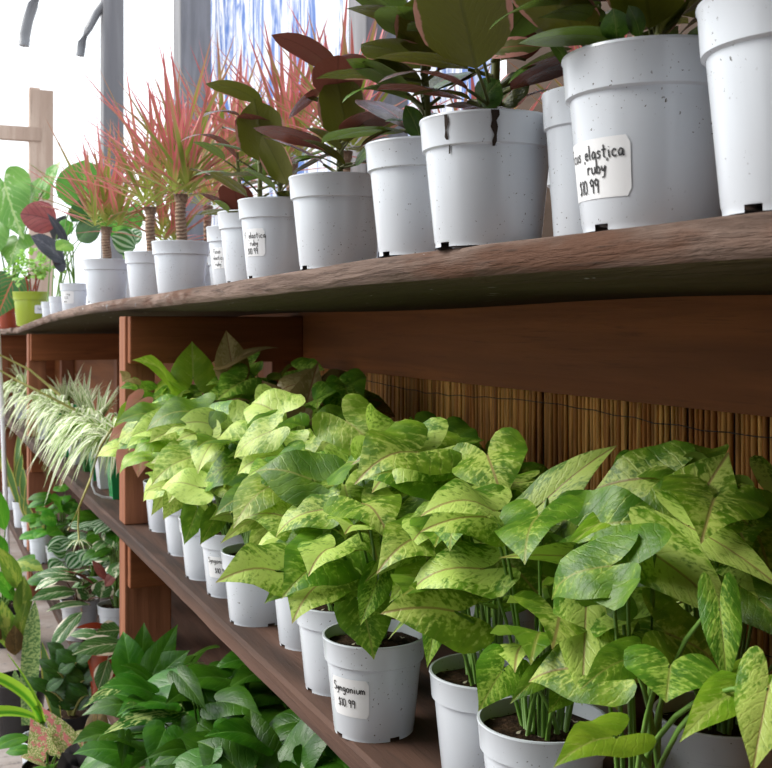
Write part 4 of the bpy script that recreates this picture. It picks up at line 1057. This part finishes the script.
for i, (px, z, lab) in enumerate(WP):
    loc = G(px, z, BOT); o = thing('potted_snake_plant', lab, 'plant', loc, 'snake plants on the bottom shelf'); add_pot(o, .125, .15, 'pot')
    A = MB(); q = random.Random(160 + i)
    for k in range(7):
        a = q.uniform(0, 6.28); strap(A, loc + V((math.cos(a) * .02, math.sin(a) * .02, .12)), V((math.cos(a) * .22 - .05, math.sin(a) * .22, 1)), q.uniform(.18, .42) if i > 1 else q.uniform(.1, .22), .05, .02, 8, .25, None, 1.2, wmid=.5, side=(.8, -.6, 0))
    A.build('foliage', M['snake'], o)

# ------------------------------------------------------------------ plants on the ground
loc = G(19, 3.85, 0); o = thing('potted_snake_plant', 'tall mottled snake plant blade rising from a black pot on the concrete floor', 'plant', loc); add_pot(o, .2, .19, 'pot_black')
A = MB(); b = P(31, 715, 3.75)
rows = strap(A, P(27, 725, 3.78), P(35, 600, 3.7) - P(27, 725, 3.78), (P(35, 600, 3.7) - P(27, 725, 3.78)).length, .065, 0, 12, .25, .5, 3, side=(CT, -ST, 0), wmid=.4)
strap(A, P(24, 722, 3.8), P(10, 640, 3.8) - P(24, 722, 3.8), .2, .05, 0.05, 8, .25, .3, 1.5, side=(CT, -ST, 0))
A.build('foliage', M['mottle'], o)
A = MB()
strap(A, P(58, 722, 3.6), P(44, 650, 3.55) - P(58, 722, 3.6), .30, .05, .02, 8, .25, .4, 1.2, side=(CT, -ST, 0)); A.build('foliage', M['snake'], o)

loc = G(72, 3.62, 0); o = thing('potted_zz_plant', 'dark glossy plant with paired leaflets along upright stalks, on the floor before the bottom shelf', 'plant', loc); add_pot(o, .17, .16, 'pot_black')
A, st = MB(), MB(); q = random.Random(90)
for (x0, y0, x1, y1) in ((72, 740, 58, 672), (76, 742, 76, 662), (68, 740, 46, 690), (80, 742, 88, 695), (70, 738, 66, 655), (78, 745, 84, 680)):
    z0, z1 = 3.55, 3.5 + q.uniform(-.08, .05)
    b, e = P(x0, y0, z0), P(x1, y1, z1); root = loc + V((0, 0, .12)); pts = arc(root, e, lift=.6, n=12); st.tube(pts, .006, .003, 5)
    for k, p in enumerate(pts[3:]):
        for sg in (-1, 1):
            t = p + V((sg * CT * .7, -sg * ST * .7, .45)).normalized() * .075
            leaf(A, p, t, .02, (-.4, -.8, .5), 'lance', .08, .2, .02, cols=2)
st.build('stem', M['stem_pale'], o); A.build('foliage', M['zz'], o)

big_leaf_plant('potted_aglaonema', 'pink and green speckled aglaonema at the lower left, standing on the floor', 50, 3.2, .16, .15, [
    (46, 752, 30, 717, 14, 3.08, 3.05, 'agla', 'heart', dict(face=.85, c=.8)), (70, 746, 41, 706, 10, 3.1, 3.1, 'agla', 'heart', dict(face=.85, c=.9)), (72, 755, 88, 730, 10, 3.15, 3.2, 'agla', 'ellip', dict(face=.8)), (46, 766, 20, 757, 6, 3.05, 3.0, 'agla', 'ellip', dict(face=.3)), (62, 762, 76, 735, 12, 3.12, 3.15, 'agla', 'ellip', dict(face=.85))], 'pot_black', 'stem', False, 0, 6, ('agla', 'broad'), 76, .1, None, 'ellip', rtop=.12)
loc = G(44, 3.42, 0); o = thing('potted_corn_plant', 'lime green striped corn plant leaves arching in from the left edge', 'plant', loc); add_pot(o, .15, .15, 'pot')
A = MB()
for (b, m_, e, w) in (((42, 722), (28, 685), (-30, 670), .055), ((38, 720), (10, 705), (-40, 722), .05), ((44, 722), (34, 690), (8, 655), .035)):
    p0, p1, p2 = P(*b, 3.3), P(*m_, 3.2), P(*e, 3.05)
    rows = []
    for i in range(13):
        t = i / 12; p = p0 * (1 - t) ** 2 + p1 * 2 * t * (1 - t) + p2 * t * t; tan = ((p1 - p0) * (1 - t) + (p2 - p1) * t).normalized()
        sd = tan.cross(V((-.3, -.6, .8))).normalized(); up = sd.cross(tan); w_ = w * .5 * math.sin(PI * min(1, .12 + t * .8)) ** .7
        rows.append([A.vert(p - sd * w_ + up * w_ * .3, (0, t), .6), A.vert(p, (.5, t), .6), A.vert(p + sd * w_ + up * w_ * .3, (1, t), .6)])
    A.grid(rows)
A.build('foliage', M['lime'], o)
st = MB(); st.tube([loc + V((0, 0, .12)), P(43, 735, 3.35), P(42, 721, 3.3)], .012, .01, 8); st.build('stem', M['stem'], o)

loc = G(82, 2.9, 0); o = thing('potted_raven_plant', 'almost black rounded leaves at the bottom edge below the pink speckled plant', 'plant', loc); add_pot(o, .16, .15, 'pot_black')
A, st = MB(), MB(); q = random.Random(95)
for (bx, by, tx, ty) in ((78, 775, 62, 752), (80, 770, 77, 742), (86, 775, 90, 752), (95, 778, 106, 760), (70, 785, 52, 768), (100, 785, 116, 770), (84, 785, 72, 765), (92, 790, 98, 762)):
    b, e = P(bx, by, 2.85), P(tx, ty, 2.8); leaf(A, b, e, (e - b).length * .34, (-.4, -.7, .6), 'ellip', .1, .25, .02)
    st.tube(arc(loc + V((0, 0, .12)), b), .004, .003, 5)
st.build('stem', M['stem_brown'], o); A.build('foliage', M['raven'], o)
big_leaf_plant('potted_croton', 'bronze brown wavy leaves hanging before the bottom shelf edge, under the terracotta pot', 104, 3.25, .15, .15, [(98, 705, 95, 775, 11, 3.15, 3.05, 'brownleaf', 'lance', dict(face=.8, wave=.2)), (112, 740, 110, 775, 9, 3.15, 3.1, 'brownleaf', 'lance', dict(face=.7)), (104, 720, 92, 745, 8, 3.15, 3.1, 'brownleaf', 'lance', dict(face=.7))], 'pot_terra', 'stem_brown', False, 0)
big_leaf_plant('potted_dumb_cane', 'tall olive and yellow-green dumb cane on the floor at the left edge', 4, 4.9, .2, .19, [
    (20, 590, -5, 545, 8, 4.7, 4.6, 'dieff', 'lance', dict(face=.6)), (22, 620, 24, 575, 8, 4.7, 4.7, 'dieff', 'lance', dict(face=.8)), (14, 600, -12, 570, 9, 4.7, 4.6, 'broad', 'lance', dict(face=.5)), (18, 640, 26, 600, 7, 4.7, 4.65, 'dieff', 'lance', UP), (10, 650, 2, 600, 9, 4.7, 4.65, 'dieff', 'lance', UP), (8, 640, -8, 610, 9, 4.7, 4.65, 'brownleaf', 'lance'), (15, 655, 14, 625, 8, 4.7, 4.65, 'brownleaf', 'lance', UP), (6, 560, -14, 530, 8, 4.8, 4.7, 'broad', 'lance'), (5, 530, -12, 480, 8, 5.0, 4.9, 'broad', 'lance')], 'pot_black', 'stem', False, 0, 8, ('dieff', 'brownleaf', 'broad'), 77, .16, None, 'lance', rtop=.4)

# ------------------------------------------------------------------ light
w = bpy.data.worlds.new('sky'); S.world = w; w.use_nodes = True
bg = w.node_tree.nodes['Background']; bg.inputs[0].default_value = (.91, .955, 1.0, 1); bg.inputs[1].default_value = 1.35
sd = bpy.data.lights.new('sun', 'SUN'); sd.energy = 2.9; sd.angle = math.radians(35); sd.color = (1, .97, .92)
so = bpy.data.objects.new('sun', sd); COL.objects.link(so)
so.rotation_euler = V((.75, -.50, -.75)).to_track_quat('-Z', 'Y').to_euler()
S.view_settings.view_transform = 'Standard'; S.view_settings.look = 'None'; S.view_settings.exposure = .42; S.view_settings.gamma = 1; S.view_settings.use_curve_mapping = False
